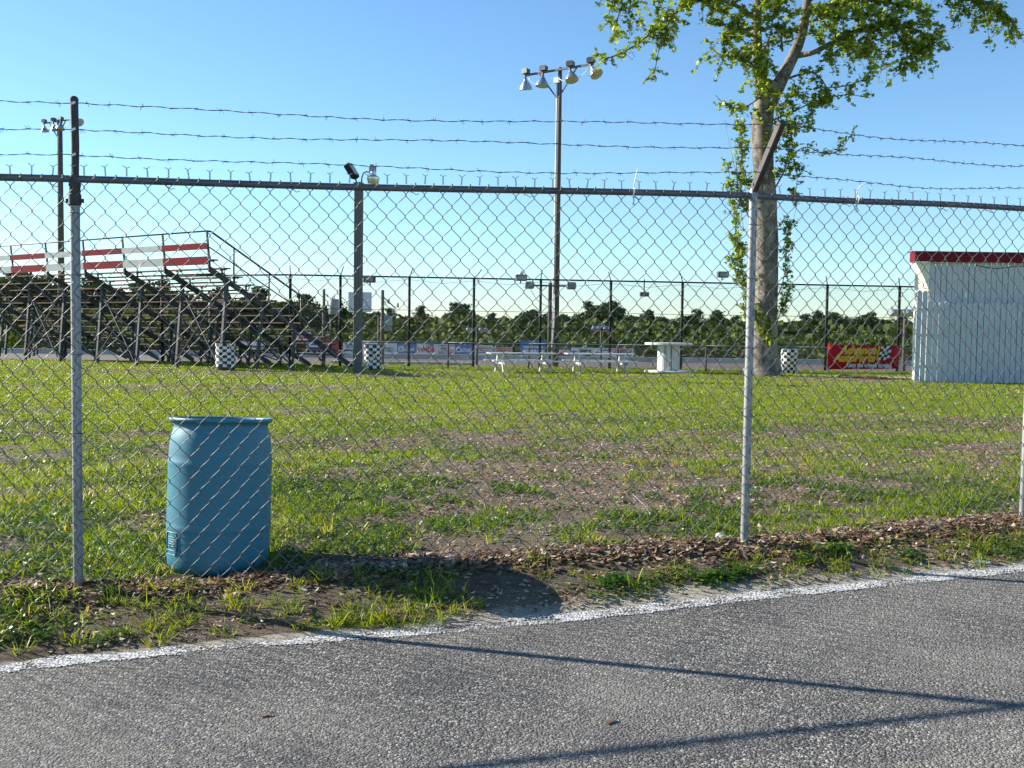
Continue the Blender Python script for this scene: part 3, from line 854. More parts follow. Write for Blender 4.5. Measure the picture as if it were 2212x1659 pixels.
# ------------------------------------------------------------------ litter things near the fence
def gp(x, y, dz=0.0): return (x, y, float(ground_z(x, y)) + dz)
def bent_leaf(name, loc, rz, size, m_, label, group=None):
    mb = MB()
    vs = [(-.5, 0, .10), (-.25, -.22, .0), (-.25, .2, .03), (.15, -.26, .03), (.15, .22, .0), (.5, 0, .14), (0, 0, .07), (.7, .05, .10)]
    mb.add([(x * size, y * size, z * size * 1.2) for x, y, z in vs], [(0, 1, 6), (0, 6, 2), (1, 3, 6), (6, 4, 2), (3, 5, 6), (6, 5, 4)])
    mb.tube([(.48 * size, 0, .13 * size), (.75 * size, .06 * size, .06 * size)], .0012, 4)
    o = mb.build(name, m_, None, True, loc, (0, 0, rz))
    return tag(o, label, 'leaf', group)
MT['leaf_brown'] = mat('curled_leaf', (.22, .13, .08), .6, 0, .3, 20)
bent_leaf('fallen_leaf', (-.89, 3.60, -.112), .3, .055, MT['leaf_brown'], 'dry brown leaf lying on the unshadowed asphalt below the blue drum', 'dry leaves on the asphalt')
bent_leaf('fallen_leaf', (.36, 3.49, -.074), .9, .06, MT['leaf_brown'], 'dry brown leaf on the asphalt between the two long fence shadows', 'dry leaves on the asphalt')
mb = MB(); mb.tube([(-.09, -.03, .004), (-.04, -.012, .006), (.02, .008, .006), (.09, .028, .010)], [.003, .004, .003, .0015], 6); mb.tube([(-.06, -.02, .005), (-.07, -.04, .004)], .0025, 5)
tag(mb.build('twig', MT['stick'], None, True, (-.24, 4.70, -.087)), 'thin dark twig lying beside the white road line', 'twig')
mb = MB(); mb.tube([(-.09, .03, .012), (-.03, .015, .014), (.03, -.01, .012), (.085, -.04, .012)], [.004, .0055, .005, .003], 6)
tag(mb.build('stick', MT['stick'], None, True, gp(1.40, 5.72, .012)), 'pale dry stick lying on the verge below the lilac-grey fence post', 'stick')
mb = MB(); mb.tube([(0, -.38, .02), (0, -.1, .025), (-.02, .25, .03), (-.03, .34, .03), (.02, .40, .035), (.05, .36, .035), (.0, .30, .03)], .0035, 6); mb.lathe([(.004, 0), (.008, .004), (.008, .02), (.004, .024)], 8, (0, -.4, .01))
tag(mb.build('tent_stake', MT['galv'], None, True, gp(.93, 7.0, .02)), 'white metal rod with a looped end lying in the grass', 'rod')
mb = MB()
for k in range(7):
    mb.lathe([(.001, -.016), (.014, -.010), (.018, 0), (.013, .011), (.001, .016)], 7, (rng.normal(0, .014), rng.normal(0, .012), .018 + rng.random() * .015))
tag(mb.build('paper_scrap', MT['white_plastic'], None, False, gp(1.28, 6.02, .005)), 'crumpled white paper scrap lying in leaves beside a fence post', 'paper')
mb = MB(); mb.lathe([(.004, -.1), (.014, -.098), (.024, -.08), (.026, -.02), (.023, .02), (.026, .05), (.020, .075), (.010, .09), (.010, .105), (.002, .107)], 12, (0, 0, .024), Matrix.Rotation(R(90), 3, 'Y'))
mb.v = [(a * .72, b_ * .8, c * .45 + .004) for a, b_, c in mb.v]
tag(mb.build('crushed_bottle', MT['white_plastic'], None, True, gp(2.72, 5.72, -.012), (0, 0, R(-8))), 'flattened white plastic bottle lying at the edge of the sand by the road', 'bottle')

# ------------------------------------------------------------------ bleachers
BZ = -.13
bl = empty('bleacher', (-10.03, 33.0, BZ))
bl.rotation_euler = (0, 0, math.atan2(-.583, .812) + math.pi)   # local +x runs along the rows, away to the left; local +y runs down the steps
AX = Vector((-.812, .583, 0)); BXv = Vector((.583, .812, 0))
bl.matrix_world = Matrix(((AX.x, -BXv.x, 0, -10.03), (AX.y, -BXv.y, 0, 33.0), (0, 0, 1, 0), (0, 0, 0, 1)))
# local frame: x = along rows (s), y = -run, z = height above world zero
tag(bl, 'long open steel bleacher with bare plank seats and red and white back boards', 'bleacher')
def bp(s, run, z): return Vector((s, -run, z))
SS = [0, 2.38, 4.72, 7.2, 9.75, 12.3, 14.8, 17.3, 19.8]
NR = 13
def sz(run): return 3.27 - .5 * (run - .1)
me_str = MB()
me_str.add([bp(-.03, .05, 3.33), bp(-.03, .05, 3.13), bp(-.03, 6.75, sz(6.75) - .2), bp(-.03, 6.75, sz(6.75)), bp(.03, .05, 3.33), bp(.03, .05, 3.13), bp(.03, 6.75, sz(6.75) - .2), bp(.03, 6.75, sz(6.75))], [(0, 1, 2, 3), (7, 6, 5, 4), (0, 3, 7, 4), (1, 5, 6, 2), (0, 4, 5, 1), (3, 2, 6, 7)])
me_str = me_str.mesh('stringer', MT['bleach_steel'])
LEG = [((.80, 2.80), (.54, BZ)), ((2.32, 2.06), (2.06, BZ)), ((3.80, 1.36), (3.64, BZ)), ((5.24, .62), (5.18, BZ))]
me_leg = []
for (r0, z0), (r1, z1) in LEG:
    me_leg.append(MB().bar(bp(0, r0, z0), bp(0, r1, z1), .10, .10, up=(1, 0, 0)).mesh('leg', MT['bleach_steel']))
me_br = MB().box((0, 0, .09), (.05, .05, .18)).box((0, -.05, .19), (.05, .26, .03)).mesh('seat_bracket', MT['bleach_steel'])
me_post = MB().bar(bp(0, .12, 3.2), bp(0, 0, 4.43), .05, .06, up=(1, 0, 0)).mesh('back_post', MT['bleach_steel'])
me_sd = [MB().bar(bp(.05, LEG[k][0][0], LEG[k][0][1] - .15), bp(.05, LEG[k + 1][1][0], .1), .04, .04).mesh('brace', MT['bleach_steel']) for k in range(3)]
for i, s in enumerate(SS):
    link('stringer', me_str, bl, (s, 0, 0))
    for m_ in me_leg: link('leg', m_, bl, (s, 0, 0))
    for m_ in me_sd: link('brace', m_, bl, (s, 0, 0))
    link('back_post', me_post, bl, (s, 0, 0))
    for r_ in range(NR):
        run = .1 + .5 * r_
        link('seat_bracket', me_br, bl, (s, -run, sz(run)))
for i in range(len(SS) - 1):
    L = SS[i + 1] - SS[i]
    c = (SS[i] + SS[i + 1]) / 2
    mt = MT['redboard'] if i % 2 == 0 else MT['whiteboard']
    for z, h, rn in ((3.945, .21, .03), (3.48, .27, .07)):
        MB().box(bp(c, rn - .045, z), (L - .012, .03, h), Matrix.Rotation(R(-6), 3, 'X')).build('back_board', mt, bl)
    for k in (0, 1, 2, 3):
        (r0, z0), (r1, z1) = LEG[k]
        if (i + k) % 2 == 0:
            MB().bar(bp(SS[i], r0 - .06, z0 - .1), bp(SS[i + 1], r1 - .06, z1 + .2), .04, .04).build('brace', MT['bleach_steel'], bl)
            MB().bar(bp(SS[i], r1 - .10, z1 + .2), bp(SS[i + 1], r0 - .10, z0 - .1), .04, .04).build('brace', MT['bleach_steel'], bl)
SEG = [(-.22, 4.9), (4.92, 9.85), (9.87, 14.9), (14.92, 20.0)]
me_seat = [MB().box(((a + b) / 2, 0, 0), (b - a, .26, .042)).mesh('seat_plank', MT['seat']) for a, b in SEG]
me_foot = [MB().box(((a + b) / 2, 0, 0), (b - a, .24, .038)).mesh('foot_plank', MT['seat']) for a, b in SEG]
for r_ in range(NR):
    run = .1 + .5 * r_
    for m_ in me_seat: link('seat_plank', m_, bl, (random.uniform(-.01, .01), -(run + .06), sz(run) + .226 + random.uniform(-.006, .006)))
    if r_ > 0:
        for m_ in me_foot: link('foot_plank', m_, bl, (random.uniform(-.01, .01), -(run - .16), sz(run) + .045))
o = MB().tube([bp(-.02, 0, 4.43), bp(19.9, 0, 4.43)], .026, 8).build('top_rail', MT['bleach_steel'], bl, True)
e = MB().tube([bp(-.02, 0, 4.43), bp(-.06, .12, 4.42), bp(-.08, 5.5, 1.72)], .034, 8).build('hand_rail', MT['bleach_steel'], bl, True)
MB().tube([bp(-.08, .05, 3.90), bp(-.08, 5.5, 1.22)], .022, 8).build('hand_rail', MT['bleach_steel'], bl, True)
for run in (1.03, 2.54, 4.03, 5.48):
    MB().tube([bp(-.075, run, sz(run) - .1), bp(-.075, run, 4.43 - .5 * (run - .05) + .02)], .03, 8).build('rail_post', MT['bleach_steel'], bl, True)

# ------------------------------------------------------------------ checkered barrels
def checker_drum(loc, rz, h, prof_r, rows, cols, label, base_h=.09, cap=None, tear=False):
    root = empty('checkered_barrel', loc, rz)
    sub = 2
    n = cols * sub
    mb = MB()
    vs = []; fs = []
    zs = [base_h + (h - base_h - .02) * k / rows for k in range(rows + 1)]
    for z in zs:
        r_ = prof_r(z / h) + .006
        for k in range(n):
            t_ = 2 * math.pi * k / n
            rr_ = r_ + (random.uniform(-.006, .012) if tear and math.cos(t_ - R(200)) > .6 else 0)
            mb.v.append((rr_ * math.cos(t_), rr_ * math.sin(t_), z))
    for j in range(rows):
        for k in range(n):
            k2 = (k + 1) % n
            mb.f.append((j * n + k, j * n + k2, (j + 1) * n + k2, (j + 1) * n + k))
            mb.mi.append((j + k // sub) % 2)
    mb.build('checkered_wrap', [MT['check_w'], MT['check_k']], root)
    b = MB(); b.lathe([(prof_r(0) * .96, 0), (prof_r(0), .01), (prof_r(.1), h * .1), (prof_r(.5), h * .5), (prof_r(1), h * .985), (prof_r(1) * 1.02, h), (prof_r(1) * .93, h), (prof_r(1) * .9, h * .7), (0, h * .7)], 28)
    sharp(b.build('drum', MT['check_k'] if cap is None else cap, root, True))
    tag(root, label, 'barrel', 'checkered barrels on the field')
    return root
checker_drum((-9.55, 33.45, BZ - .01), .2, .93, lambda t_: .312, 8, 14, 'black and white checkered barrel with a torn wrap, in front of the bleacher legs', .13, tear=True)
checker_drum((-5.00, 36.0, BZ - .01), .35, .90, lambda t_: .315, 8, 14, 'black and white checkered barrel half hidden behind the thick grey post', .05)
checker_drum((10.42, 37.8, BZ - .01), .1, .93, lambda t_: .235 + .075 * min(t_ * 1.6, 1), 8, 14, 'tapered black and white checkered barrel with a pale blue rim beside the big tree', .02, cap=MT['bluecap'])

# ------------------------------------------------------------------ lamp heads, light poles
_lh = MB(); _lh.lathe([(.0, -.02), (.05, -.02), (.06, -.05), (.10, -.13), (.17, -.24), (.225, -.35), (.245, -.44), (.25, -.45), (.235, -.445), (.16, -.25), (.05, -.08)], 20)
ME_REFL = _lh.mesh('reflector', MT['alu'], True)
ME_LENS = MB().lathe([(.238, -.43), (.15, -.455), (0, -.465)], 20).mesh('lens', MT['lampglass'], True)
ME_BAL = MB().box((0, 0, .09), (.30, .22, .17)).box((0, -.04, .19), (.22, .12, .03)).mesh('ballast_box', MT['ballast'])
ME_NECK = MB().tube([(0, 0, .02), (0, 0, -.16)], .045, 10).mesh('neck', MT['ballast'], True)
def light_pole(loc, h, width, rz, label, lamps, group, r0=.17, r1=.12, conduit=False, cat='light pole'):
    root = empty('light_pole', loc, rz)
    MB().tube([(0, 0, -.3), (0, 0, h * .5), (0, 0, h)], [r0, (r0 + r1) / 2, r1], 14).build('pole', MT['wood_pole'], root, True)
    za = h - .12
    arm = MB().box((0, -.13, za), (width, .07, .08)).build('cross_arm', MT['ballast'], root)
    for sgn in (-1, 1):
        MB().bar((sgn * width * .27, -.17, za - .05), (sgn * .06, -.15, za - width * .33), .05, .05).build('brace', MT['ballast'], root)
    for k, (fx, yaw, pit) in enumerate(lamps):
        x = fx * width / 2
        bal = link('ballast_box', ME_BAL, root, (x, -.17, za + .05), (0, 0, R(random.uniform(-12, 12))))
        lm = link('lamp', ME_NECK, root, (x, -.20, za - .04), (R(pit) * math.cos(R(yaw)), R(pit) * math.sin(R(yaw)), 0))
        link('reflector', ME_REFL, lm, (0, 0, -.10), scale=(1.08, 1.08, 1.02)); link('lens', ME_LENS, lm, (0, 0, -.10), scale=(1.08, 1.08, 1.02))
    for sgn in (-1, 1):
        MB().tube([(sgn * width * f, -.2 - .02 * math.sin(f * 9), za - d) for f, d in ((.46, .0), (.40, .28), (.30, .50), (.2, .58), (.08, .50), (.03, .38))], .012, 5).build('cable', MT['white_plastic'], root, True)
    MB().box((-.05, -.17, za - .42), (.24, .10, .22)).build('junction_box', MT['sign_white'], root)
    if conduit:
        MB().tube([(-r1 - .02, -.05, za - .5), (-r1 - .03, -.05, h * .3), (-r0 - .02, -.05, .3)], .03, 8).build('conduit', MT['sign_white'], root, True)
        MB().tube([(.0, -r0 - .02, 3.0), (.02, -r0 - .03, 2.0), (-.05, -r0 - .03, .95)], .028, 8).build('conduit', MT['white_plastic'], root, True)
        MB().lathe([(0, -.07), (.13, -.07), (.15, -.05), (.15, .03), (0, .05)], 14, (-.05, -r0 - .06, .82), Matrix.Rotation(R(90), 3, 'X')).build('electric_meter', MT['galv'], root, True)
    tag(root, label, cat, group)
    return root
LA4 = [(-.95, 10, 8), (-.42, 0, -6), (.36, 60, -22), (.94, 80, -38)]
light_pole((1.78, 41.5, -.15), 12.2, 3.35, R(-36), 'tall wooden light pole with four bell floodlights, standing behind the picnic tables', LA4, 'tall flood light poles', .13, .08, conduit=True)
light_pole((-29.6, 66, -1.3), 15.9, 3.0, R(-30), 'tall wooden light pole with four bell floodlights, rising behind the bleacher', [(-.9, 10, 10), (-.25, 0, 12), (.25, 40, -12), (1.22, 88, -62)], 'tall flood light poles', .24, .16)

# thick grey post carrying a floodlight and a yard lamp
root = empty('lamp_post', (-5.04, 32.75, BZ), R(-20))
bevel(MB().box((0, 0, 2.9), (.235, .235, 6.4)).build('post', MT['post_paint'], root), .02)
MB().box((0, 0, 6.13), (.25, .25, .06)).build('cap', MT['ballast'], root)
rt = Matrix.Rotation(R(-62), 3, 'Y') @ Matrix.Rotation(R(10), 3, 'X')
fl = MB().box((-.24, -.05, 6.52), (.52, .30, .20), Matrix.Rotation(R(55), 3, 'Y')).build('floodlight', MT['black_steel'], root); bevel(fl, .02)
MB().box((-.16, -.05, 6.60), (.46, .26, .02), Matrix.Rotation(R(55), 3, 'Y')).build('glass', MT['lampglass'], fl)
MB().bar((-.08, 0, 6.15), (-.12, -.02, 6.34), .05, .05).build('bracket', MT['ballast'], root)
yl = MB().lathe([(.0, .10), (.09, .10), (.10, -.02), (.21, -.10), (.21, -.16), (.17, -.28), (.0, -.31)], 18, (.52, 0, 6.40)).build('yard_lamp', MT['alu'], root, True); sharp(yl)
MB().box((.50, 0, 6.57), (.18, .16, .16)).box((.47, 0, 6.68), (.10, .08, .08)).build('photocell', MT['galv'], yl)
MB().tube([(.10, 0, 6.12), (.11, 0, 6.32), (.17, 0, 6.46), (.28, 0, 6.50), (.44, 0, 6.46)], .024, 8).build('lamp_arm', MT['galv'], root, True)
tag(root, 'thick square grey post with a black floodlight and a round yard lamp on top', 'lamp post')

# smaller and far flood lights
ME_SPK = MB().box((0, 0, 0), (.40, .26, .25)).box((.03, -.14, .0), (.30, .03, .18)).mesh('floodlight_box', MT['wood_pole'])
def far_light(loc, h, width, n, label, m_='wood_pole'):
    root = empty('light_pole', loc)
    MB().tube([(0, 0, -.3), (0, 0, h)], [.13, .09], 10).build('pole', MT[m_], root, True)
    MB().box((0, -.1, h - .06), (width, .08, .09)).build('cross_arm', MT['whiteboard'], root)
    for sgn in (-1, 1): MB().bar((sgn * width * .3, -.1, h - .1), (0, -.1, h - width * .38), .04, .04).build('brace', MT['whiteboard'], root)
    for k in range(n):
        x = (k / (n - 1) - .5) * width
        lm = link('lamp', ME_NECK, root, (x, -.12, h + .1), (R(-35), R((k % 2) * 16 - 8), 0))
        link('reflector', ME_REFL, lm, (0, 0, -.1)); link('lens', ME_LENS, lm, (0, 0, -.1))
    tag(root, label, 'light pole', 'far flood light poles across the track')
far_light((-3.25, 92, -2.1), 3.75, 1.7, 4, 'low light pole with four white lamps across the track, behind the tan sign board')
far_light((8.10, 92, -2.1), 4.0, 1.6, 4, 'low light pole with four white lamps across the track, behind the blue swoosh sign board')
far_light((24.15, 62, -1.9), 4.9, 1.8, 5, 'wooden light pole with five white lamps standing between the red banner and the plank shed')

# ------------------------------------------------------------------ cable spool table
sp_ = empty('cable_spool_table', (5.72, 36.8, BZ))
o = MB().lathe([(0, 0), (.86, 0), (.87, .01), (.87, .065), (.86, .075), (0, .075)], 40).build('bottom_disc', MT['white_wood'], sp_, True); sharp(o, 30)
o = MB().lathe([(0, 1.01), (.86, 1.01), (.875, 1.02), (.875, 1.085), (.86, 1.095), (0, 1.095)], 40).build('top_disc', MT['white_wood'], sp_, True); sharp(o, 30)
nst = 18
st = MB()
for k in range(nst):
    t_ = 2 * math.pi * k / nst
    rot = Matrix.Rotation(t_, 3, 'Z')
    c = rot @ Vector((.385, 0, .5425))
    link('stave', bpy.data.meshes.get('stave') or MB().box((0, 0, 0), (.03, .128, .925)).mesh('stave', MT['white_wood']), sp_, c, (0, 0, t_))
for t_ in (R(-118), R(-84)):
    MB().tube([(.415 * math.cos(t_), .415 * math.sin(t_), .08), (.415 * math.cos(t_), .415 * math.sin(t_), 1.0)], .012, 6).build('tie_rod', MT['darkpipe'], sp_, True)
tag(sp_, 'large cable spool painted white and stood on end as a table', 'table')

# ------------------------------------------------------------------ picnic tables
def picnic_table(loc, rz, label):
    root = empty('picnic_table', loc, rz)
    L = 2.45
    for k in range(5): bevel(MB().box((0, (k - 2) * .148, .665 + .002 * (k % 2)), (L, .14, .04)).build('top_board', MT['white_wood'], root), .004)
    for sgn in (-1, 1):
        for k in range(2): MB().box((0, sgn * (.60 + k * .148), .405), (L, .14, .04)).build('seat_board', MT['white_wood'], root)
    for x in (-.82, .82):
        for sgn in (-1, 1):
            MB().bar((x, sgn * .66, -.03), (x, sgn * .25, .64), .10, .045, up=(1, 0, 0)).build('leg', MT['white_wood'], root)
        MB().box((x + .045, 0, .34), (.04, 1.5, .10)).build('seat_support', MT['white_wood'], root)
        MB().box((x + .045, 0, .615), (.04, .72, .06)).build('top_support', MT['white_wood'], root)
        MB().bar((x + (.02 if x < 0 else -.02), 0, .36), (x * .25, 0, .63), .06, .04).build('brace', MT['white_wood'], root)
    tag(root, label, 'table', 'white picnic tables')
picnic_table((.35, 35.3, BZ), R(14), 'white wooden picnic table beside the foot of the tall light pole')
picnic_table((3.12, 36.0, BZ), R(8), 'white wooden picnic table next to the cable spool table')

# ------------------------------------------------------------------ plank shed
sh = empty('plank_shed', (12.73, 31.95, BZ))
W_ = .178
pl = []
for v_ in range(3):
    h = (3.90, 3.895, 3.90)[v_]
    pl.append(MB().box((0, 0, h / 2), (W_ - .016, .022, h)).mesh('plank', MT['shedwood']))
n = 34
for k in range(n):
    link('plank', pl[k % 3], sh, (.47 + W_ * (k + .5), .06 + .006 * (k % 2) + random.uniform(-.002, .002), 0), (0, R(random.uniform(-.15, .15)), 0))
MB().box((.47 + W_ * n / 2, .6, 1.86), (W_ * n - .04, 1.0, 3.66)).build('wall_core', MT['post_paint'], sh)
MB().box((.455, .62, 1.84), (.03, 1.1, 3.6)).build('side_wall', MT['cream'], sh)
# red fascia in two boards, roof, raised side hatch
bevel(MB().box((3.28, -.10, 3.955), (6.72, .04, .30)).build('fascia', MT['fascia'], sh), .004)
MB().box((-.06, .12, 3.955), (.04, .40, .30)).build('fascia', MT['fascia'], sh)
rf = MB(); rf.add([(-.10, -.14, 4.11), (6.8, -.14, 4.11), (6.8, .5, 4.13), (-.10, .5, 4.13), (-.10, -.14, 4.135), (6.8, -.14, 4.135), (6.8, .5, 4.155), (-.10, .5, 4.155)], [(0, 3, 2, 1), (4, 5, 6, 7), (0, 1, 5, 4), (1, 2, 6, 5), (2, 3, 7, 6), (3, 0, 4, 7)])
rf.build('roof', MT['fascia'], sh)
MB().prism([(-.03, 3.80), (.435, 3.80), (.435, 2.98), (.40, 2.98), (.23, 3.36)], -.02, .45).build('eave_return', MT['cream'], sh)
MB().tube([(1.9, .03, 3.72), (2.5, .02, 3.62), (3.1, .03, 3.70), (3.5, .03, 3.72)], .010, 5).build('cable', MT['black_steel'], sh, True)
MB().box((1.62, .035, 2.78), (.05, .03, .16)).build('light_switch_box', MT['white_plastic'], sh)
# dog-eared picket fence standing against the shed
pf = empty('picket_fence', (12.73, 31.82, BZ))
for k in range(36):
    h = 2.90 if k < 2 else 2.52 + .03 * ((k * 7) % 3)
    x0 = W_ * k
    pk = MB().prism([(0.010, 0), (W_ - .010, 0), (W_ - .010, h - .05), (W_ - .05, h), (.05, h), (.010, h - .05)], -.012, .012)
    pk.build('picket', MT['shedwood'], pf, False, (x0, random.uniform(-.006, .006), random.uniform(-.02, 0)), (0, R(random.uniform(-.2, .2)), 0))
for z in (.5, 1.5, 2.3): MB().box((3.2, .04, z), (6.3, .035, .09)).build('rail', MT['shedwood'], pf)
tag(sh, 'white plank shed with a dark red fascia board', 'shed')
tag(pf, 'white dog-eared picket screen standing against the plank shed', 'fence')
for k in range(3):
    mb = MB(); mb.tube([(-.5 + .1 * k, .0, .03), (-.1, .08 * k, .06), (.25, -.05, .05), (.6, .04 * k, .03)], .025, 6)
    tag(mb.build('orange_hose' if k == 0 else 'pipe_length', MT['orange'] if k != 1 else MT['sign_tan'], None, True, (12.05 - .25 * k, 33.9 + .35 * k, -.12)),
        ('bright orange hose end lying on the sand beside the plank shed', 'tan pipe length lying on the sand beside the plank shed', 'thin orange pipe length lying behind the tan one by the shed')[k], ('hose', 'pipe', 'pipe')[k])

# ------------------------------------------------------------------ catch fence and low fence
def diamond_mesh(L, z0, z1, pitch, r):
    """two sets of straight diagonal wires as thin three-sided rods in the x-z plane"""
    H = z1 - z0
    Vs, Fs, o = [], [], 0
    for sg in (1, -1):
        for u in np.arange(-H if sg > 0 else 0, L if sg > 0 else L + H, pitch):
            a = max(0, -u if sg > 0 else u - L); b_ = min(H, (L - u) if sg > 0 else u)
            if b_ - a < .02: continue
            P = np.array([[u + sg * a, 0, z0 + a], [u + sg * b_, 0, z0 + b_]])
            V, F = strip_tube(P, r, 3); Vs.append(V); Fs.append(F + o); o += len(V)
    return np.concatenate(Vs), np.concatenate(Fs)
CP = [(-14.5, 41.6), (-11.4, 39.8), (-8.57, 38.74), (-6.68, 38.93), (-4.04, 39.20), (-1.54, 39.45), (1.08, 39.71), (3.87, 39.99), (6.76, 40.28), (9.74, 40.57), (12.73, 40.87), (15.78, 41.18), (18.89, 41.49), (22, 41.8), (25.1, 42.1)]
cf = empty('catch_fence', (CP[0][0], CP[0][1], -.15))
tag(cf, 'tall black catch fence with fine wire mesh between the field and the track', 'fence')
O = Vector((CP[0][0], CP[0][1], -.15))
ME_CPOST = MB().tube([(0, 0, -.3), (0, 0, 3.52)], .056, 8).mesh('post', MT['black_steel'], True)
for i, (x, y) in enumerate(CP):
    p = link('post', ME_CPOST, cf, Vector((x, y, -.15)) - O)
    lean = (-.12 if i > 6 else .14 if i in (3, 4) else .3 if i == 5 else 0.02)
    MB().tube([(0, 0, 3.5), (lean * .6, -.10, 3.68), (lean, -.16, 3.85)], .02, 6).build('arm', MT['black_steel'], p, True)
for i in range(len(CP) - 1):
    a = Vector((*CP[i], -.15)) - O; b_ = Vector((*CP[i + 1], -.15)) - O
    for z, r_ in ((3.50, .032), (2.22, .010), (1.58, .011), (.95, .014)):
        MB().tube([a + Vector((0, 0, z)), b_ + Vector((0, 0, z + .0))], r_, 6).build('rail', MT['black_steel'], cf, True)
    V, F = diamond_mesh((b_ - a).length, .05, 3.48, .085, .0026)
    me = np_mesh('wire_mesh', V, F, MT['black_steel'])
    w = link('wire_mesh', me, cf, a + Vector((0, -.05, 0)), (0, 0, math.atan2(b_.y - a.y, b_.x - a.x))); w['kind'] = 'stuff'
    MB().tube([a + Vector((0, -.06, 3.40)), (a + b_) / 2 + Vector((0, -.06, 3.27)), b_ + Vector((0, -.06, 3.40))], .006, 4).build('slack_wire', MT['black_steel'], cf, True)
LP = [(-5.8, 37.1), (-2.40, 37.5), (.62, 37.8), (3.98, 38.1), (7.40, 38.4), (10.95, 38.8), (15.75, 39.35), (19.2, 39.7)]
lf_ = empty('low_fence', (LP[0][0], LP[0][1], -.14))
tag(lf_, 'low chain link fence with thin wooden posts behind the picnic tables', 'fence')
O = Vector((LP[0][0], LP[0][1], -.14))
ME_LPOST = MB().tube([(0, 0, -.2), (0, 0, .97)], .036, 8).mesh('post', MT['wood_pole'], True)
for x, y in LP: link('post', ME_LPOST, lf_, Vector((x, y, -.14)) - O)
for i in range(len(LP) - 1):
    a = Vector((*LP[i], -.14)) - O; b_ = Vector((*LP[i + 1], -.14)) - O
    MB().tube([a + Vector((0, 0, .99)), b_ + Vector((0, 0, .99))], .02, 6).build('top_rail', MT['galv'], lf_, True)
    V, F = diamond_mesh((b_ - a).length, .03, .98, .09, .0024)
    w = link('wire_mesh', np_mesh('wire_mesh', V, F, MT['wire']), lf_, a + Vector((0, -.03, 0)), (0, 0, math.atan2(b_.y - a.y, b_.x - a.x))); w['kind'] = 'stuff'
# flood boxes on the catch fence rail
for k, (x, y, z, lab) in enumerate(((-5.55, 39.0, 3.22, 'small brown floodlight box on the catch fence rail behind the thick grey post'),
                                     (.30, 39.6, 3.40, 'small grey floodlight box with a round knob on the catch fence rail'),
                                     (8.35, 40.4, 3.68, 'small dark floodlight box above the catch fence rail beside the big tree'),
                                     (5.20, 40.1, 2.84, 'small black speaker box hanging on the catch fence below its top rail'))):
    r_ = empty('floodlight', (x, y - .12, z), R((-8, 10, 6, 0)[k]))
    bd = MB().box((0, 0, 0), (.44, .24, .24) if k != 3 else (.36, .2, .17)).build('housing', MT['ballast'] if k >= 2 else MT['wood_pole'], r_); bevel(bd, .015)
    MB().box((.02, -.125 if k != 3 else -.105, 0), (.32, .02, .16) if k != 3 else (.28, .02, .11)).build('glass', MT['ballast'] if k == 3 else MT['galv'], r_)
    MB().bar((0, .08, -.1), (0, .1, -.22 if k != 3 else .6), .04, .03).build('bracket', MT['black_steel'], r_)
    if k == 1: MB().lathe([(0, .12), (.08, .12), (.09, .2), (.05, .27), (0, .28)], 10).build('photocell', MT['sign_white'], r_, True)
    tag(r_, lab, 'floodlight', 'boxes on the catch fence')
tw = empty('twin_light_pole', (1.50, 41.0, -.15))
MB().tube([(0, 0, -.2), (0, 0, 3.45)], .085, 10).build('pole', MT['wood_pole'], tw, True)
MB().box((0, -.08, 3.32), (1.7, .07, .07)).build('cross_arm', MT['ballast'], tw)
for x in (-.85, .85):
    o = MB().box((x, -.1, 3.33), (.40, .26, .30)).build('lamp_head', MT['galv'], tw); bevel(o, .08, 3)
MB().tube([(-.8, -.15, 3.15), (-.55, -.12, 2.75), (-.25, -.1, 2.55), (-.06, -.1, 2.5)], .012, 5).build('cable', MT['ballast'], tw, True)
tag(tw, 'short wooden pole with two rounded lamp heads on a crossarm beside the tall light pole', 'light pole')

# ------------------------------------------------------------------ lettering
_fn = None
def text_mesh(name, s, size, m_, bold=.0, shear=.0, width=None, align='CENTER'):
    cu = bpy.data.curves.new(name, 'FONT')
    cu.body = s; cu.size = size; cu.align_x = align; cu.align_y = 'CENTER'; cu.shear = shear; cu.offset = bold; cu.resolution_u = 3
    cu.extrude = .002
    ob = bpy.data.objects.new(name, cu); col.objects.link(ob)
    bpy.context.view_layer.update()
    dg = bpy.context.evaluated_depsgraph_get()
    me = bpy.data.meshes.new_from_object(ob.evaluated_get(dg))
    me.name = name
    bpy.data.objects.remove(ob); bpy.data.curves.remove(cu)
    n = len(me.vertices); co = np.empty(n * 3, np.float32); me.vertices.foreach_get('co', co); co = co.reshape(-1, 3)
    if width:
        w0 = co[:, 0].max() - co[:, 0].min(); co[:, 0] *= width / w0
        me.vertices.foreach_set('co', co.ravel())
    me.materials.clear(); me.materials.append(m_)
    me.update()
    return me
def put_text(parent, s, x, y, z, size, m_, bold=.0, shear=.0, width=None, rot=0.0, name='lettering'):
    me = text_mesh(name, s, size, m_, bold, shear, width)
    return link(name, me, parent, (x, y, z), (R(90), R(rot), 0))

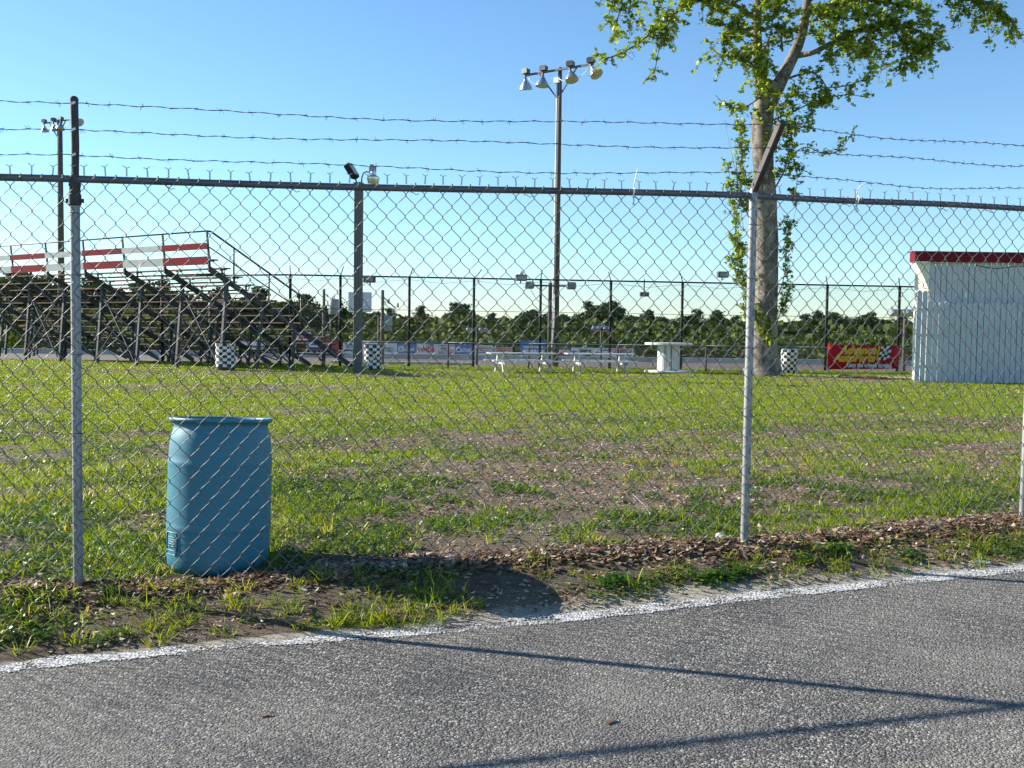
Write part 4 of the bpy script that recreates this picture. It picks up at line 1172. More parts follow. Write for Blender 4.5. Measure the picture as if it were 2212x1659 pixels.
# red advertising banner on the catch fence
bn = empty('banner', (12.19, 38.85, -.02), math.atan2(.31, 3.05)); bn.scale = (.955, 1, .98)
bnm = MB()
nxb = 14
for i in range(nxb + 1):
    x = 3.0 * i / nxb
    for j in range(4):
        z = .02 + .98 * j / 3 + (.06 * (x / 3.0) if j == 0 else 0)
        bnm.v.append((x, .015 * math.sin(x * 5 + j), z))
for i in range(nxb):
    for j in range(3):
        bnm.f.append((i * 4 + j, (i + 1) * 4 + j, (i + 1) * 4 + j + 1, i * 4 + j + 1)); bnm.mi.append(0)
o = bnm.build('sheet', MT['banner_red'], bn, True); sm = o.modifiers.new('solid', 'SOLIDIFY'); sm.thickness = .006
yb = -.035
put_text(bn, 'Advance', 1.26, yb, .785, .44, MT['banner_yellow'], .026, .28, 1.62)
put_text(bn, 'AutoParts', 1.10, yb, .475, .40, MT['banner_yellow'], .026, .28, 1.82)
put_text(bn, 'Keep the wheels turning.', 1.74, yb, .20, .24, MT['check_w'], .011, .25, 1.95)
MB().prism([(2.02, .40), (2.08, .40), (2.20, .96), (2.12, .96)], yb - .004, yb).build('logo_bar', MT['banner_yellow'], bn)
fl = empty('checkered_flag')
bpy.data.objects.remove(fl)
for i in range(4):
    for j in range(5):
        x0 = 2.10 + i * .115 + j * .028; z0 = .40 + j * .112 + .03 * math.sin(i * 1.4)
        MB().prism([(x0, z0), (x0 + .115, z0 + .01), (x0 + .143, z0 + .122), (x0 + .028, z0 + .112)], yb - .004 - .001 * ((i + j) % 2), yb).build('flag_square', MT['check_w'] if (i + j) % 2 == 0 else MT['check_k'], bn)
tag(bn, 'red vinyl banner reading Advance Auto Parts with a small checkered flag', 'banner')

# ------------------------------------------------------------------ track wall and sign boards across the track
tag(MB().box((0, 118.6, -1.83), (150, .5, .52)).box((0, 118.55, -1.55), (150, .62, .06)).build('track_wall', MT['concrete']), 'long low concrete wall along the far edge of the track', 'wall')
def sign_board(x0, x1, z0, z1, m_, label, lines, y=120.2, legs=2, mark=None, cat='sign board'):
    root = empty('sign_board', ((x0 + x1) / 2, y, -2.1))
    w = x1 - x0
    MB().box((0, 0, (z0 + z1) / 2 + 2.1), (w - .05, .06, z1 - z0)).build('panel', m_, root)
    for k in range(legs):
        xx = (k + .5) / legs * w - w / 2
        MB().box((xx, .09, (z1 + 2.1) / 2 - .02), (.10, .10, z1 + 2.1 - .1)).build('post', MT['whiteboard'], root)
    for (s, fx, fz, size, im, bold, wd) in lines:
        put_text(root, s, fx * w, -.05, (z0 + z1) / 2 + 2.1 + fz, size, im, bold, 0, wd * w if wd else None)
    if mark == 'swirl':
        MB().lathe([(.20, -.01), (.34, -.01), (.34, .01), (.20, .01)], 20, (-.30 * w, -.045, (z0 + z1) / 2 + 2.08), Matrix.Rotation(R(90), 3, 'X')).build('logo_ring', MT['sign_white'], root)
    if mark == 'swoosh':
        MB().prism([(-.48 * w, z0 + 2.2), (-.30 * w, z0 + 2.2), (-.16 * w, z0 + 2.45), (-.20 * w, z0 + 2.9), (-.40 * w, z0 + 3.1)], -.045, -.032).build('logo_swoosh', MT['sign_blue'], root)
    if mark == 'oval':
        MB().lathe([(.0, -.01), (.62, -.01), (.62, .01)], 20, (0, -.04, (z0 + z1) / 2 + 2.0), Matrix.Rotation(R(90), 3, 'X') @ Matrix.Diagonal((1.5, .42, 1)).to_3x3()).build('logo_oval', MT['ink_navy'], root)
    if mark == 'flag':
        for k in range(6): MB().box((-.18 * w, -.045, z0 + 2.35 + .1 * k), (.8, .02, .1)).build('flag_stripe', MT['ink_red'] if k % 2 else MT['sign_white'], root)
        MB().box((-.28 * w, -.056, z0 + 2.75), (.36, .02, .3)).build('flag_canton', MT['ink_navy'], root)
    tag(root, label, cat, 'advertising boards across the track')
NV, RD, WH, BK = MT['ink_navy'], MT['ink_red'], MT['sign_white'], MT['ink_black']
T0, T1 = -1.57, -.32
sign_board(-32.5, -29.5, -1.3, -.2, MT['sign_white'], 'plain white board seen between the bleacher legs, far along the track', [])
sign_board(-26.6, -24.0, -.1, .85, MT['sign_white'], 'raised white two-line sign board behind the bleacher', [('SPEED PARTS', 0, .2, .4, BK, .01, .85), ('RACING', 0, -.22, .4, BK, .01, .6)] if False else [], legs=2)
sign_board(-24.55, -23.0, -1.3, .1, MT['sign_blue'], 'tall blue board behind the lower end of the bleacher', [], legs=2)
sign_board(-23.0, -20.4, T0, -.1, MT['sign_red'], 'dark red board between the bleacher end and the thick grey post', [], legs=2)
sign_board(-20.3, -18.0, T0, -.22, MT['sign_white'], 'white board with black heading beside the dark red board', [('RAFT', 0, .33, .5, BK, .015, .7)])
sign_board(-18.0, -15.85, T0, T1 + .06, MT['sign_white'], 'white board behind the second checkered barrel', [])
sign_board(-15.83, -13.8, T0, T1, MT['sign_white'], 'white board reading VOLUSIA on a dark oval', [('VOLUSIA', 0, -.05, .62, WH, .03, .92)], mark='oval')
sign_board(-13.79, -11.48, T0, T1, MT['sign_blue'], 'blue alltel board between the VOLUSIA and WNDB boards', [('alltel', .10, -.05, .72, WH, .015, .58)], mark='swirl')
sign_board(-11.47, -9.16, T0, T1, MT['sign_white'], 'white board with large red WNDB letters', [('WNDB', .0, -.12, .82, RD, .04, .9), ('1150', .18, .42, .42, BK, .015, .4)])
sign_board(-9.15, -6.9, T0, T1 - .03, MT['sign_white'], 'white board with a red phone number along its foot', [('253-2345', .05, -.42, .42, RD, .015, .85)])
sign_board(-6.89, -4.7, T0, T1 - .03, MT['sign_blue'], 'blue alltel board beside the white boards with small dark print', [('alltel', .10, -.05, .72, WH, .015, .58)], mark='swirl')
sign_board(-4.68, -2.3, T0 - .05, T1 - .1, MT['sign_white'], 'white board with rows of small dark red print', [])
sign_board(-2.25, .01, T0 + .1, T1 - .3, MT['sign_tan'], 'weathered tan board with rows of faded print', [])
sign_board(.89, 3.98, T0 - .1, .22, MT['sign_blue'], 'large bright blue board standing taller than its neighbours', [], legs=2)
sign_board(5.53, 6.95, T0 - .1, T1 - .32, MT['sign_red'], 'small red board reading PSON', [('PSON', 0, .12, .52, WH, .03, .9)])
sign_board(7.02, 9.56, T0 - .25, T1 - .22, MT['sign_white'], 'white board reading United Rentals beside a blue swoosh', [('United', .16, .27, .56, BK, .03, .55), ('Rentals', .16, -.18, .56, BK, .03, .6)], mark='swoosh')
sign_board(9.57, 11.6, T0 - .25, T1 - .24, MT['sign_white'], 'white board with a small striped flag', [], mark='flag')
sign_board(11.62, 14.5, T0 - .25, T1 - .24, MT['sign_white'], 'white board with SCHUMAKER in red at the end of the row', [('SCHUMAKER', 0, .36, .48, RD, .03, .88)])
# rows of print too small to read: thin printed strips
def print_rows(board_label, rows):
    root = next(o for o in col.objects if o.get('label') == board_label)
    for (fx, z, w, h, m_) in rows:
        x = fx - w / 2
        while x < fx + w / 2:
            ww = random.uniform(.10, .34)
            MB().box((x + ww / 2, -.04, z + 2.1), (ww * .8, .016, h)).build('print_mark', m_, root)
            x += ww
print_rows('white board with rows of small dark red print', [(0, -.62, 1.9, .12, RD), (0, -.82, 2.1, .12, NV), (0, -1.05, 1.7, .12, RD), (0, -1.28, 1.9, .12, NV)])
print_rows('weathered tan board with rows of faded print', [(0, -.78, 1.8, .12, RD), (0, -1.0, 1.6, .14, RD), (0, -1.22, 1.8, .10, RD)])
print_rows('white board with a red phone number along its foot', [(0, -.52, 1.9, .12, RD), (-.2, -.82, 1.3, .16, NV), (.2, -1.05, 1.5, .1, RD)])
print_rows('large bright blue board standing taller than its neighbours', [(0, -.15, 1.0, .14, WH), (0, -.55, 2.2, .22, WH), (0, -1.0, 2.5, .30, WH)])
print_rows('raised white two-line sign board behind the bleacher', [(0, .58, 2.2, .24, BK), (0, .18, 2.0, .22, RD)])
print_rows('tall blue board behind the lower end of the bleacher', [(0, -.4, 1.1, .2, WH), (0, -.8, 1.2, .2, WH)])
print_rows('white board with SCHUMAKER in red at the end of the row', [(0, -1.05, 2.0, .12, NV), (.4, -1.4, 1.6, .18, RD)])
print_rows('white board with a small striped flag', [(.5, -.8, .7, .16, NV), (.5, -1.2, .7, .12, NV)])
print_rows('white board with black heading beside the dark red board', [(0, -.85, 1.8, .1, NV), (0, -1.2, 1.7, .14, NV)])
print_rows('white board behind the second checkered barrel', [(0, -.6, 1.6, .14, NV), (0, -1.1, 1.6, .12, RD)])

# white guard rail on the right, in three beams
gr = empty('guard_rail', (22, 60, -1.9)); gr.rotation_euler = (0, 0, R(3))
for z in (.40, .62, .84): MB().box((0, 0, z), (34, .06, .14)).build('beam', MT['whiteboard'], gr)
for x in np.arange(-16.5, 17, 2.5): MB().box((x, .08, .35), (.12, .08, 1.1)).build('post', MT['galv'], gr)
tag(gr, 'white three-beam guard rail beyond the red banner', 'guard rail')
# white kerb strip at the crest behind the thick post
kb = MB().box((-4.6, 42.2, -.11), (6.0, .35, .16)).build('kerb', MT['concrete']); tag(kb, 'white concrete kerb at the edge of the bank behind the second checkered barrel', 'kerb')

# white panel sign on a pole, utility poles with boxes
vs_ = empty('pole_sign', (-15.2, 100, -2.1))
MB().box((.0, 0, 6.1), (2.3, .12, 1.95)).build('panel', MT['sign_white'], vs_)
MB().tube([(0, .12, -.2), (0, .12, 6.8)], .12, 8).build('pole', MT['galv'], vs_, True)
tag(vs_, 'blank pale sign panel high on a pole behind the thick grey post', 'sign')
def utility_pole(x, y, zb, h, label, box=None, r_=.13):
    root = empty('utility_pole', (x, y, zb))
    MB().tube([(0, 0, -.3), (0, 0, h)], [r_, r_ * .75], 10).build('pole', MT['wood_pole'], root, True)
    MB().bar((.0, 0, h - .25), (.55, 0, h - .75), .05, .05).build('bracket', MT['ballast'], root)
    for dx, dz in ((.25, .35), (.45, .75), (.62, .5)): MB().lathe([(.03, 0), (.07, .05), (.03, .10), (.06, .15), (0, .2)], 8, (dx, 0, h - dz - .2)).build('insulator', MT['galv'], root, True)
    if box:
        o = MB().lathe([(0, 0), (.4, 0), (.42, .05), (.42, .95), (.36, 1.05), (0, 1.08)], 12, (box[0], -.1, box[1])).build('tank', MT['galv'], root, True); sharp(o)
        MB().tube([(box[0], -.1, box[1] + 1.0), (box[0], -.1, box[1] + 1.45)], .03, 6).build('bushing', MT['galv'], o, True)
        MB().bar((0, -.05, box[1] + .6), (box[0] - .3, -.1, box[1] + .6), .06, .06).build('tank_bracket', MT['ballast'], root)
    tag(root, label, 'utility pole', 'utility poles by the track')
utility_pole(-13.15, 70, -2.1, 6.15, 'wooden utility pole with a grey tank, beyond the low end of the bleacher', (.75, 4.4))
utility_pole(-5.30, 40.9, -.15, 3.05, 'slim wooden utility pole just behind the catch fence near the second checkered barrel', None, .085)
utility_pole(-9.4, 70.5, -2.1, 4.4, 'short wooden utility pole with a grey tank, right of the thick grey post', (.55, 3.3), .09)
fp = empty('flag_pole', (-18.1, 60, -1.8))
MB().tube([(0, 0, -.2), (0, 0, 5.1)], .035, 8).build('pole', MT['sign_white'], fp, True)
for k in range(7):
    MB().add([(.03 + .0, 0, 4.4 + .075 * k), (.5, .05, 4.36 + .075 * k), (.9, -.02, 4.34 + .075 * k), (.9, -.02, 4.415 + .075 * k), (.5, .05, 4.435 + .075 * k), (.03, 0, 4.475 + .075 * k)], [(0, 1, 4, 5), (1, 2, 3, 4)]).build('flag_stripe', MT['ink_red'] if k % 2 == 0 else MT['sign_white'], fp)
tag(fp, 'white pole flying a small red and white striped flag behind the bleacher', 'flag')

# ------------------------------------------------------------------ trees
lobes = []
for k in range(5):
    a = R(90 + (k - 2) * 52); L_ = (.62, .86, 1.0, .86, .62)[k]
    lobes.append((a, L_))
tv = [(0, -.12, 0)]
angs = [(R(-70), .30), (R(-30), .42), (R(5), .80), (R(28), .45), (R(52), .92), (R(72), .55), (R(90), 1.05), (R(108), .55), (R(128), .92), (R(152), .45), (R(175), .80), (R(210), .42), (R(250), .30)]
for a, L_ in angs: tv.append((L_ * math.cos(a) * .62, L_ * math.sin(a) * .62, .10 * abs(math.cos(a)) * L_))
TLV = np.array(tv); TLF = np.array([[0, i, i + 1] for i in range(1, len(tv) - 1)])

SY = empty('sycamore_tree', (8.93, 35.45, BZ))
tag(SY, 'big sycamore with a thick pale flaking trunk and bright spring leaves', 'tree')
def smooth_path(P, per=5):
    P = np.array([tuple(p) for p in P]); n = len(P)
    q = np.linspace(0, n - 1, (n - 1) * per + 1)
    out = []
    for t_ in q:
        i = min(int(t_), n - 2); f = t_ - i
        p0, p1, p2, p3 = P[max(i - 1, 0)], P[i], P[i + 1], P[min(i + 2, n - 1)]
        out.append(.5 * ((2 * p1) + (p2 - p0) * f + (2 * p0 - 5 * p1 + 4 * p2 - p3) * f * f + (3 * p1 - p0 - 3 * p2 + p3) * f ** 3))
    return np.array(out)
def bark_tube(path, r0, r1, name, parent, n=12, lump=.0, rs=None):
    P = smooth_path(path); m_ = len(P)
    rr_ = np.interp(np.linspace(0, 1, m_), np.linspace(0, 1, len(rs)), rs) if rs else np.linspace(r0, r1, m_)
    V, F = strip_tube(P, 1.0, n)
    V = V.reshape(m_, n, 3)
    V = P[:, None] + (V - P[:, None]) * rr_[:, None, None]
    if lump:
        ph = np.arange(n) * 2 * np.pi / n
        for i in range(m_):
            f = 1 + lump * np.sin(3 * ph + i * .35) * .5 + lump * (fbm(np.full(n, i * .45), np.cos(ph) * 1.5 + 4, 2) - .5) * 1.6
            V[i] = P[i] + (V[i] - P[i]) * f[:, None]
    me = np_mesh(name, V.reshape(-1, 3), F, MT['bark'], None, True)
    return link(name, me, parent)
bark_tube([(-0.07, 0.00, -0.31), (-0.08, 0.00, 0.05), (-0.06, 0.00, 0.26), (-0.06, 0.00, 0.67), (-0.04, 0.00, 1.81), (-0.05, 0.00, 3.43), (-0.11, 0.00, 5.05), (-0.18, 0.00, 6.34), (-0.29, 0.00, 7.94), (-0.32, 0.00, 9.05), (-0.23, 0.00, 9.77), (-0.03, 0.00, 10.20)], 0, 0, 'trunk', SY, 26, .10, rs=[.82, .74, .62, .48, .43, .41, .395, .38, .365, .36, .35, .28])
bark_tube([(-0.20, 0.00, 9.45), (-0.47, 0.00, 10.40), (-0.59, 0.00, 11.43), (-0.63, 0.00, 12.35), (-0.57, 0.00, 13.48), (-0.74, 0.00, 15.20), (-0.50, 0.00, 17.08), (-0.71, 0.00, 18.94)], .235, .05, 'limb', SY, 14, .08)
bark_tube([(-0.13, 0.00, 9.37), (0.23, 0.00, 10.17), (0.53, 0.00, 10.81), (0.81, 0.00, 11.45), (1.01, 0.00, 12.09), (1.11, 0.00, 13.03), (1.40, 0.00, 14.61), (1.75, 0.00, 16.33), (1.85, 0.00, 18.20)], .265, .05, 'limb', SY, 14, .08)
LIMBS = [  # path in metres from the trunk foot, radius, twigs per metre, twig length, droop
    ([(-0.63, 0.00, 12.35), (-1.30, -0.50, 12.56), (-1.97, -0.90, 12.67), (-3.05, -1.20, 12.53), (-3.84, -1.30, 11.97), (-4.54, -1.30, 11.39), (-4.92, -1.30, 11.07), (-5.54, -1.30, 10.73), (-5.98, -1.30, 10.57)], .075, 6, .55, .5),
    ([(-3.78, -1.30, 12.00), (-3.94, -1.40, 11.60), (-4.16, -1.40, 10.99), (-4.30, -1.40, 10.23), (-4.37, -1.40, 9.95)], .03, 6.5, .40, .8),
    ([(-0.64, 0.00, 13.95), (-2.15, -1.50, 13.11), (-3.46, -2.00, 12.77), (-4.69, -2.20, 12.54), (-5.51, -2.20, 12.01), (-5.72, -2.20, 11.34)], .08, 6, .6, .5),
    ([(-5.66, -2.20, 12.23), (-6.04, -2.20, 12.30), (-6.26, -2.20, 12.15)], .02, 8, .35, .5),
    ([(0.82, 0.00, 11.13), (1.28, -0.50, 11.13), (1.96, -0.80, 11.47), (2.82, -1.00, 11.81), (3.91, -1.00, 11.90), (4.86, -1.00, 11.61), (5.18, -1.00, 11.23)], .10, 9, .75, .5),
    ([(1.06, 0.00, 12.56), (2.32, 1.00, 13.21), (3.81, 1.50, 13.55), (5.16, 1.50, 13.33), (6.00, 1.50, 13.09)], .10, 9, .75, .5),
    ([(1.11, 0.00, 13.03), (1.99, -1.00, 13.33), (3.06, -1.50, 13.33), (4.60, -1.50, 13.20), (5.84, -1.50, 12.76), (6.93, -1.50, 12.40), (7.56, -1.50, 11.88), (7.74, -1.50, 11.35)], .11, 6, .55, .6),
    ([(5.84, -1.50, 12.76), (6.43, -1.60, 12.29), (6.60, -1.60, 11.84)], .03, 7, .4, .7),
    ([(7.50, -1.50, 13.54), (8.24, -1.60, 12.91), (8.58, -1.60, 12.17)], .05, 7, .5, .7),
    ([(0.46, -0.10, 10.31), (0.85, -0.40, 10.40), (1.12, -0.60, 10.43), (1.45, -0.80, 10.12), (1.70, -0.80, 9.61), (1.56, -0.80, 9.14)], .045, 6, .45, .6),
    ([(-0.04, -0.30, 8.84), (0.67, -0.60, 9.13), (1.39, -0.80, 9.45), (2.30, -0.90, 9.60), (3.09, -0.90, 9.50)], .03, 4.5, .36, .5),
    ([(1.51, -0.80, 9.84), (2.29, -0.90, 9.91), (2.91, -0.90, 10.15), (3.14, -0.90, 10.31)], .02, 4, .3, .6),
    ([(4.07, -1.00, 11.83), (4.25, -1.00, 11.07), (4.12, -1.00, 10.29)], .04, 8, .55, .7),
    ([(2.98, -1.00, 11.82), (2.84, -1.00, 11.20), (3.02, -1.00, 10.59)], .04, 8, .55, .7),
    ([(2.08, -0.90, 11.53), (2.25, -0.90, 11.07)], .04, 8, .5, .7),
    ([(0.11, -0.30, 6.54), (0.39, -0.50, 7.23), (0.51, -0.60, 8.15), (0.71, -0.60, 8.86)], .03, 7, .40, -.2),
    ([(0.43, -0.50, 7.54), (1.00, -0.70, 7.86), (1.56, -0.70, 7.68), (2.14, -0.70, 7.77), (2.57, -0.70, 8.32)], .02, 4, .28, .2),
    ([(0.25, -0.50, 8.17), (0.55, -0.60, 7.68), (0.77, -0.60, 6.74), (0.63, -0.60, 6.11)], .02, 7, .35, .4),
    ([(-0.59, -0.30, 2.61), (-0.94, -0.40, 3.40), (-1.22, -0.50, 4.51), (-1.38, -0.50, 5.94), (-1.61, -0.50, 7.28)], .025, 6, .30, -.4),
    ([(-0.64, -0.30, 6.29), (-1.06, -0.40, 7.22), (-1.15, -0.50, 8.15), (-1.07, -0.50, 8.86)], .022, 6, .32, -.3),
    ([(-0.54, -0.40, 1.80), (-0.82, -0.40, 2.44), (-0.96, -0.40, 2.76)], .02, 9, .28, -.3),
    ([(-0.39, -0.20, 9.72), (-1.11, -0.60, 9.20), (-1.75, -0.80, 9.21), (-2.15, -0.80, 9.56)], .03, 5, .45, .5),
    ([(-0.54, -0.20, 10.59), (-1.30, -0.70, 10.84), (-2.05, -0.90, 10.88), (-2.37, -0.90, 11.16)], .04, 7, .55, .4),
    ([(-0.63, -0.20, 11.69), (-1.42, -0.80, 11.74), (-2.17, -1.00, 11.90)], .04, 8, .6, .4),
    ([(-0.62, -0.50, 10.98), (-0.42, -0.90, 11.34), (-0.31, -1.00, 12.08), (-0.17, -1.00, 12.84)], .04, 10, .6, .2),
    ([(-0.59, -0.50, 9.73), (-0.83, -0.80, 10.28), (-1.20, -0.90, 11.33)], .03, 9, .5, .2),
    ([(-0.33, -0.50, 9.10), (0.11, -0.90, 9.26), (0.57, -0.90, 9.81)], .03, 8, .45, .4),
    ([(-0.39, -0.50, 8.16), (0.09, -0.80, 8.27), (0.84, -0.90, 8.49)], .02, 6, .38, .3),
    ([(0.22, -0.30, 11.20), (0.04, -0.90, 11.80), (0.49, -0.90, 12.43)], .04, 9, .55, .2),
    ([(0.29, -0.30, 2.78), (0.46, -0.40, 3.42), (0.54, -0.40, 4.38), (0.58, -0.40, 5.34)], .022, 6, .26, -.3),
    ([(0.32, -0.30, 1.98), (0.59, -0.40, 2.78), (0.70, -0.40, 3.26)], .02, 9, .24, .2),
    ([(-0.11, -0.50, 1.04), (-0.15, -0.70, 1.64), (-0.28, -0.75, 2.04)], .02, 14, .22, -.1),
    ([(-0.37, -0.50, 1.48), (-0.48, -0.60, 1.96), (-0.65, -0.60, 2.25)], .015, 9, .2, -.1),
    ([(-0.70, -0.40, 2.76), (-1.14, -0.50, 3.31), (-1.40, -0.50, 4.03)], .02, 8, .25, -.2),
    ([(-0.73, -0.40, 4.04), (-1.29, -0.50, 4.67), (-1.50, -0.50, 4.98)], .02, 7, .22, -.2),
    ([(0.95, -0.40, 12.59), (1.56, -1.00, 12.18), (2.28, -1.20, 12.05), (3.13, -1.40, 12.15)], 0.04, 9, 0.6, 0.4),
    ([(1.08, -0.30, 11.84), (1.33, -0.80, 11.54), (1.76, -1.00, 10.72)], 0.03, 8, 0.45, 0.6),
    ([(1.19, 0.50, 13.20), (2.25, 1.20, 12.46), (3.40, 1.60, 11.77), (4.59, 1.60, 11.45)], 0.04, 8, 0.55, 0.5),
    ([(3.21, -1.20, 12.06), (4.60, -1.30, 10.99), (5.04, -1.30, 11.75)], 0.03, 8, 0.5, 0.5),
    ([(5.53, -1.50, 12.91), (5.77, -1.50, 12.46), (5.69, -1.50, 11.93)], 0.02, 6, 0.3, 0.7),
    ([(6.77, -1.50, 12.62), (7.12, -1.60, 12.07), (7.45, -1.60, 11.55)], 0.02, 8, 0.3, 0.7),
    ([(-0.64, -0.40, 12.57), (-1.38, -0.90, 12.09), (-1.85, -1.00, 11.44), (-1.98, -1.00, 10.52)], 0.03, 8, 0.5, 0.4),
    ([(-1.33, -0.60, 12.81), (-2.18, -1.00, 12.36), (-2.57, -1.00, 12.05)], 0.03, 7, 0.5, 0.4),
    ([(-5.72, -2.00, 12.44), (-5.93, -2.00, 11.69), (-5.47, -2.00, 11.10)], 0.02, 6, 0.35, 0.5),
    ([(-0.35, -0.70, 10.77), (-0.54, -0.90, 10.10), (-0.29, -0.90, 9.48)], 0.02, 10, 0.4, 0.3),
    ([(0.04, -0.60, 8.93), (0.64, -0.80, 8.43), (1.09, -0.80, 8.90), (1.23, -0.80, 9.68)], 0.02, 5, 0.32, 0.3),
    ([(-0.83, -0.50, 5.47), (-1.17, -0.50, 6.26), (-1.32, -0.50, 7.36)], 0.02, 7, 0.28, -0.2),
    # the crown above the picture
    ([(-0.74, 0.00, 15.20), (-2.04, 1.00, 16.21), (-3.61, 1.50, 16.72), (-4.93, 1.50, 15.89)], .10, 6, .8, .4),
    ([(-0.50, 0.00, 16.77), (-1.85, -1.00, 17.68), (-3.18, -1.50, 17.72)], .08, 6, .8, .4),
    ([(-0.69, 0.00, 18.16), (-0.34, 0.30, 19.87), (-0.53, 0.30, 20.95)], .06, 7, .8, .2),
    ([(1.40, 0.00, 14.61), (3.23, 1.00, 15.80), (5.06, 1.50, 16.19), (6.74, 1.50, 15.56)], .10, 6, .8, .4),
    ([(1.75, 0.00, 16.49), (2.49, -1.00, 17.28), (3.95, -1.20, 17.51)], .08, 6, .8, .4),
    ([(-0.58, 0.00, 13.95), (0.05, 2.00, 15.16), (0.36, 4.00, 15.37), (0.99, 5.00, 14.65)], .09, 6, .8, .4),
    ([(1.03, 0.00, 13.66), (1.91, 2.00, 15.18), (3.09, 3.60, 15.26), (3.94, 4.50, 14.53)], .09, 6, .8, .4),
    ([(1.18, 0.00, 13.98), (0.74, -2.00, 14.16), (0.48, -3.40, 13.34)], .08, 6, .8, .4),
]
lp_, ls_ = [], []      # leaf points and sizes
twig_v, twig_f, to = [], [], 0
for li_, (path, r_, dens, tl, droop) in enumerate(LIMBS):
    P3 = path
    bark_tube(P3, r_, max(r_ * .25, .008), 'branch', SY, 8 if r_ > .05 else 6)
    P = smooth_path(P3, 6)
    seg = np.linalg.norm(np.diff(P, axis=0), axis=1); cum = np.concatenate([[0], np.cumsum(seg)]); L = cum[-1]
    nt_ = max(4, int(L * dens * (1.5 if tl > .34 else 2.6)))
    start = .30 if r_ > .05 else .08
    for k in range(nt_):
        u = L * (start + (1 - start) * rng.random())
        p = np.array([np.interp(u, cum, P[:, c]) for c in range(3)])
        dr = rng.normal(size=3); dr[2] += .25; dr /= np.linalg.norm(dr)
        ln = tl * rng.uniform(.5, 1.5)
        tt_ = np.linspace(0, 1, 5)
        Q = p + dr * ln * tt_[:, None] + np.array([0, 0, -droop * ln])[None] * (tt_ ** 2)[:, None]
        V, F = strip_tube(Q, .008, 3); twig_v.append(V); twig_f.append(F + to); to += len(V)
        nl = max(4, int(ln / .038))
        tq = rng.random(nl) ** .8
        lp_.append(np.stack([np.interp(tq, tt_, Q[:, c]) for c in range(3)], -1) + rng.normal(0, .055, (nl, 3)))
        ls_.append(rng.uniform(.09, .25, nl) * (1.0 if tl > .3 else .85))
np_t = link('twigs', np_mesh('twigs', np.concatenate(twig_v), np.concatenate(twig_f), MT['bark_far']), SY); np_t['kind'] = 'stuff'
LPt = np.concatenate(lp_); LSz = np.concatenate(ls_)
V, F = scatter(TLV, TLF, LPt, LSz, rotmats(len(LPt), 1.0))
tcol = rng.random((len(LPt), 1))
cc = np.array([.095, .165, .022]) * (1 - tcol) + np.array([.33, .41, .06]) * tcol
C = np.repeat(cc, len(TLV), 0)
o = link('crown', np_mesh('crown', V, F, MT['leaves'], C), SY); o['kind'] = 'stuff'
# bare shoots at the trunk
for a, b_, c in (((-0.97, -0.40, 5.00), (-1.31, -0.50, 6.89), (-1.76, -0.50, 8.77)), ((-0.90, -0.40, 5.64), (-1.08, -0.50, 7.68), (-1.24, -0.50, 9.17)), ((0.41, -0.30, 4.39), (0.71, -0.40, 5.34), (0.85, -0.40, 5.98))):
    bark_tube([a, b_, c], .011, .004, 'shoot', SY, 5)

# far trees: variants sharing meshes
def crown_mesh(name, kind, seed):
    g = np.random.default_rng(seed)
    pts = []; sz_ = []
    if kind == 'broad':
        nb = 24
        for k in range(nb):
            th = g.random() * 6.283; zc = g.random() ** .7
            rr_ = (1 - abs(zc - .42) ** 1.6 * 1.5) * .36 * g.random() ** .45
            c = np.array([rr_ * np.cos(th), rr_ * np.sin(th), .24 + .66 * zc])
            n_ = 105; q = g.normal(size=(n_, 3)); q /= np.linalg.norm(q, axis=1)[:, None]
            rad = g.uniform(.075, .16)
            pts.append(c + q * rad * g.uniform(.5, 1.2, (n_, 1)) * np.array([1, 1, .8])); sz_.append(g.uniform(.012, .034, n_))
    else:
        nb = 22
        for k in range(nb):
            zc = .45 + .55 * (k / nb); th = g.random() * 6.283
            rr_ = (.26 * (1 - (zc - .45) / .62) + .03) * g.uniform(.4, 1)
            c = np.array([rr_ * np.cos(th), rr_ * np.sin(th), zc])
            n_ = 75; q = g.normal(size=(n_, 3))
            pts.append(c + q * np.array([.052, .052, .022])); sz_.append(g.uniform(.012, .028, n_))
    P = np.concatenate(pts); S = np.concatenate(sz_)
    qv = np.array([[-1, -.7, 0], [1, -.6, .2], [.8, .8, 0], [-.7, .9, -.2]]); qf = np.array([[0, 1, 2], [0, 2, 3]])
    V, F = scatter(qv, qf, P, S, rotmats(len(P)))
    tt_ = g.random((len(P), 1))
    lo, hi = ((np.array([.030, .056, .024]), np.array([.092, .135, .044])) if kind == 'broad' else (np.array([.026, .048, .024]), np.array([.062, .094, .038])))  # greens greyed towards blue: distance haze painted into the leaf colour
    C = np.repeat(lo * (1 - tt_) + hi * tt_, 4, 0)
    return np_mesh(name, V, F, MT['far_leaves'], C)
def trunk_mesh(kind, seed):
    g = random.Random(seed); mb = MB()
    if kind == 'broad':
        mb.tube([(0, 0, -.04), (.01, 0, .2), (.0, .01, .5), (.02, 0, .8)], [.022, .017, .012, .004], 7)
        for k in range(6):
            a = g.random() * 6.28; z = g.uniform(.22, .55); mb.tube([(0, 0, z), (.12 * math.cos(a), .12 * math.sin(a), z + .12), (.24 * math.cos(a), .24 * math.sin(a), z + .26)], [.010, .006, .003], 5)
    else:
        mb.tube([(0, 0, -.04), (.004, 0, .5), (0, 0, .99)], [.015, .011, .003], 7)
        for k in range(9):
            a = g.random() * 6.28; z = g.uniform(.45, .9); mb.tube([(0, 0, z), (.15 * math.cos(a), .15 * math.sin(a), z + .04)], [.004, .002], 4)
    return mb.mesh('trunk', MT['bark_far'], True)
CB = [crown_mesh('crown', 'broad', 20 + k) for k in range(5)]; CPn = [crown_mesh('crown', 'pine', 40 + k) for k in range(4)]
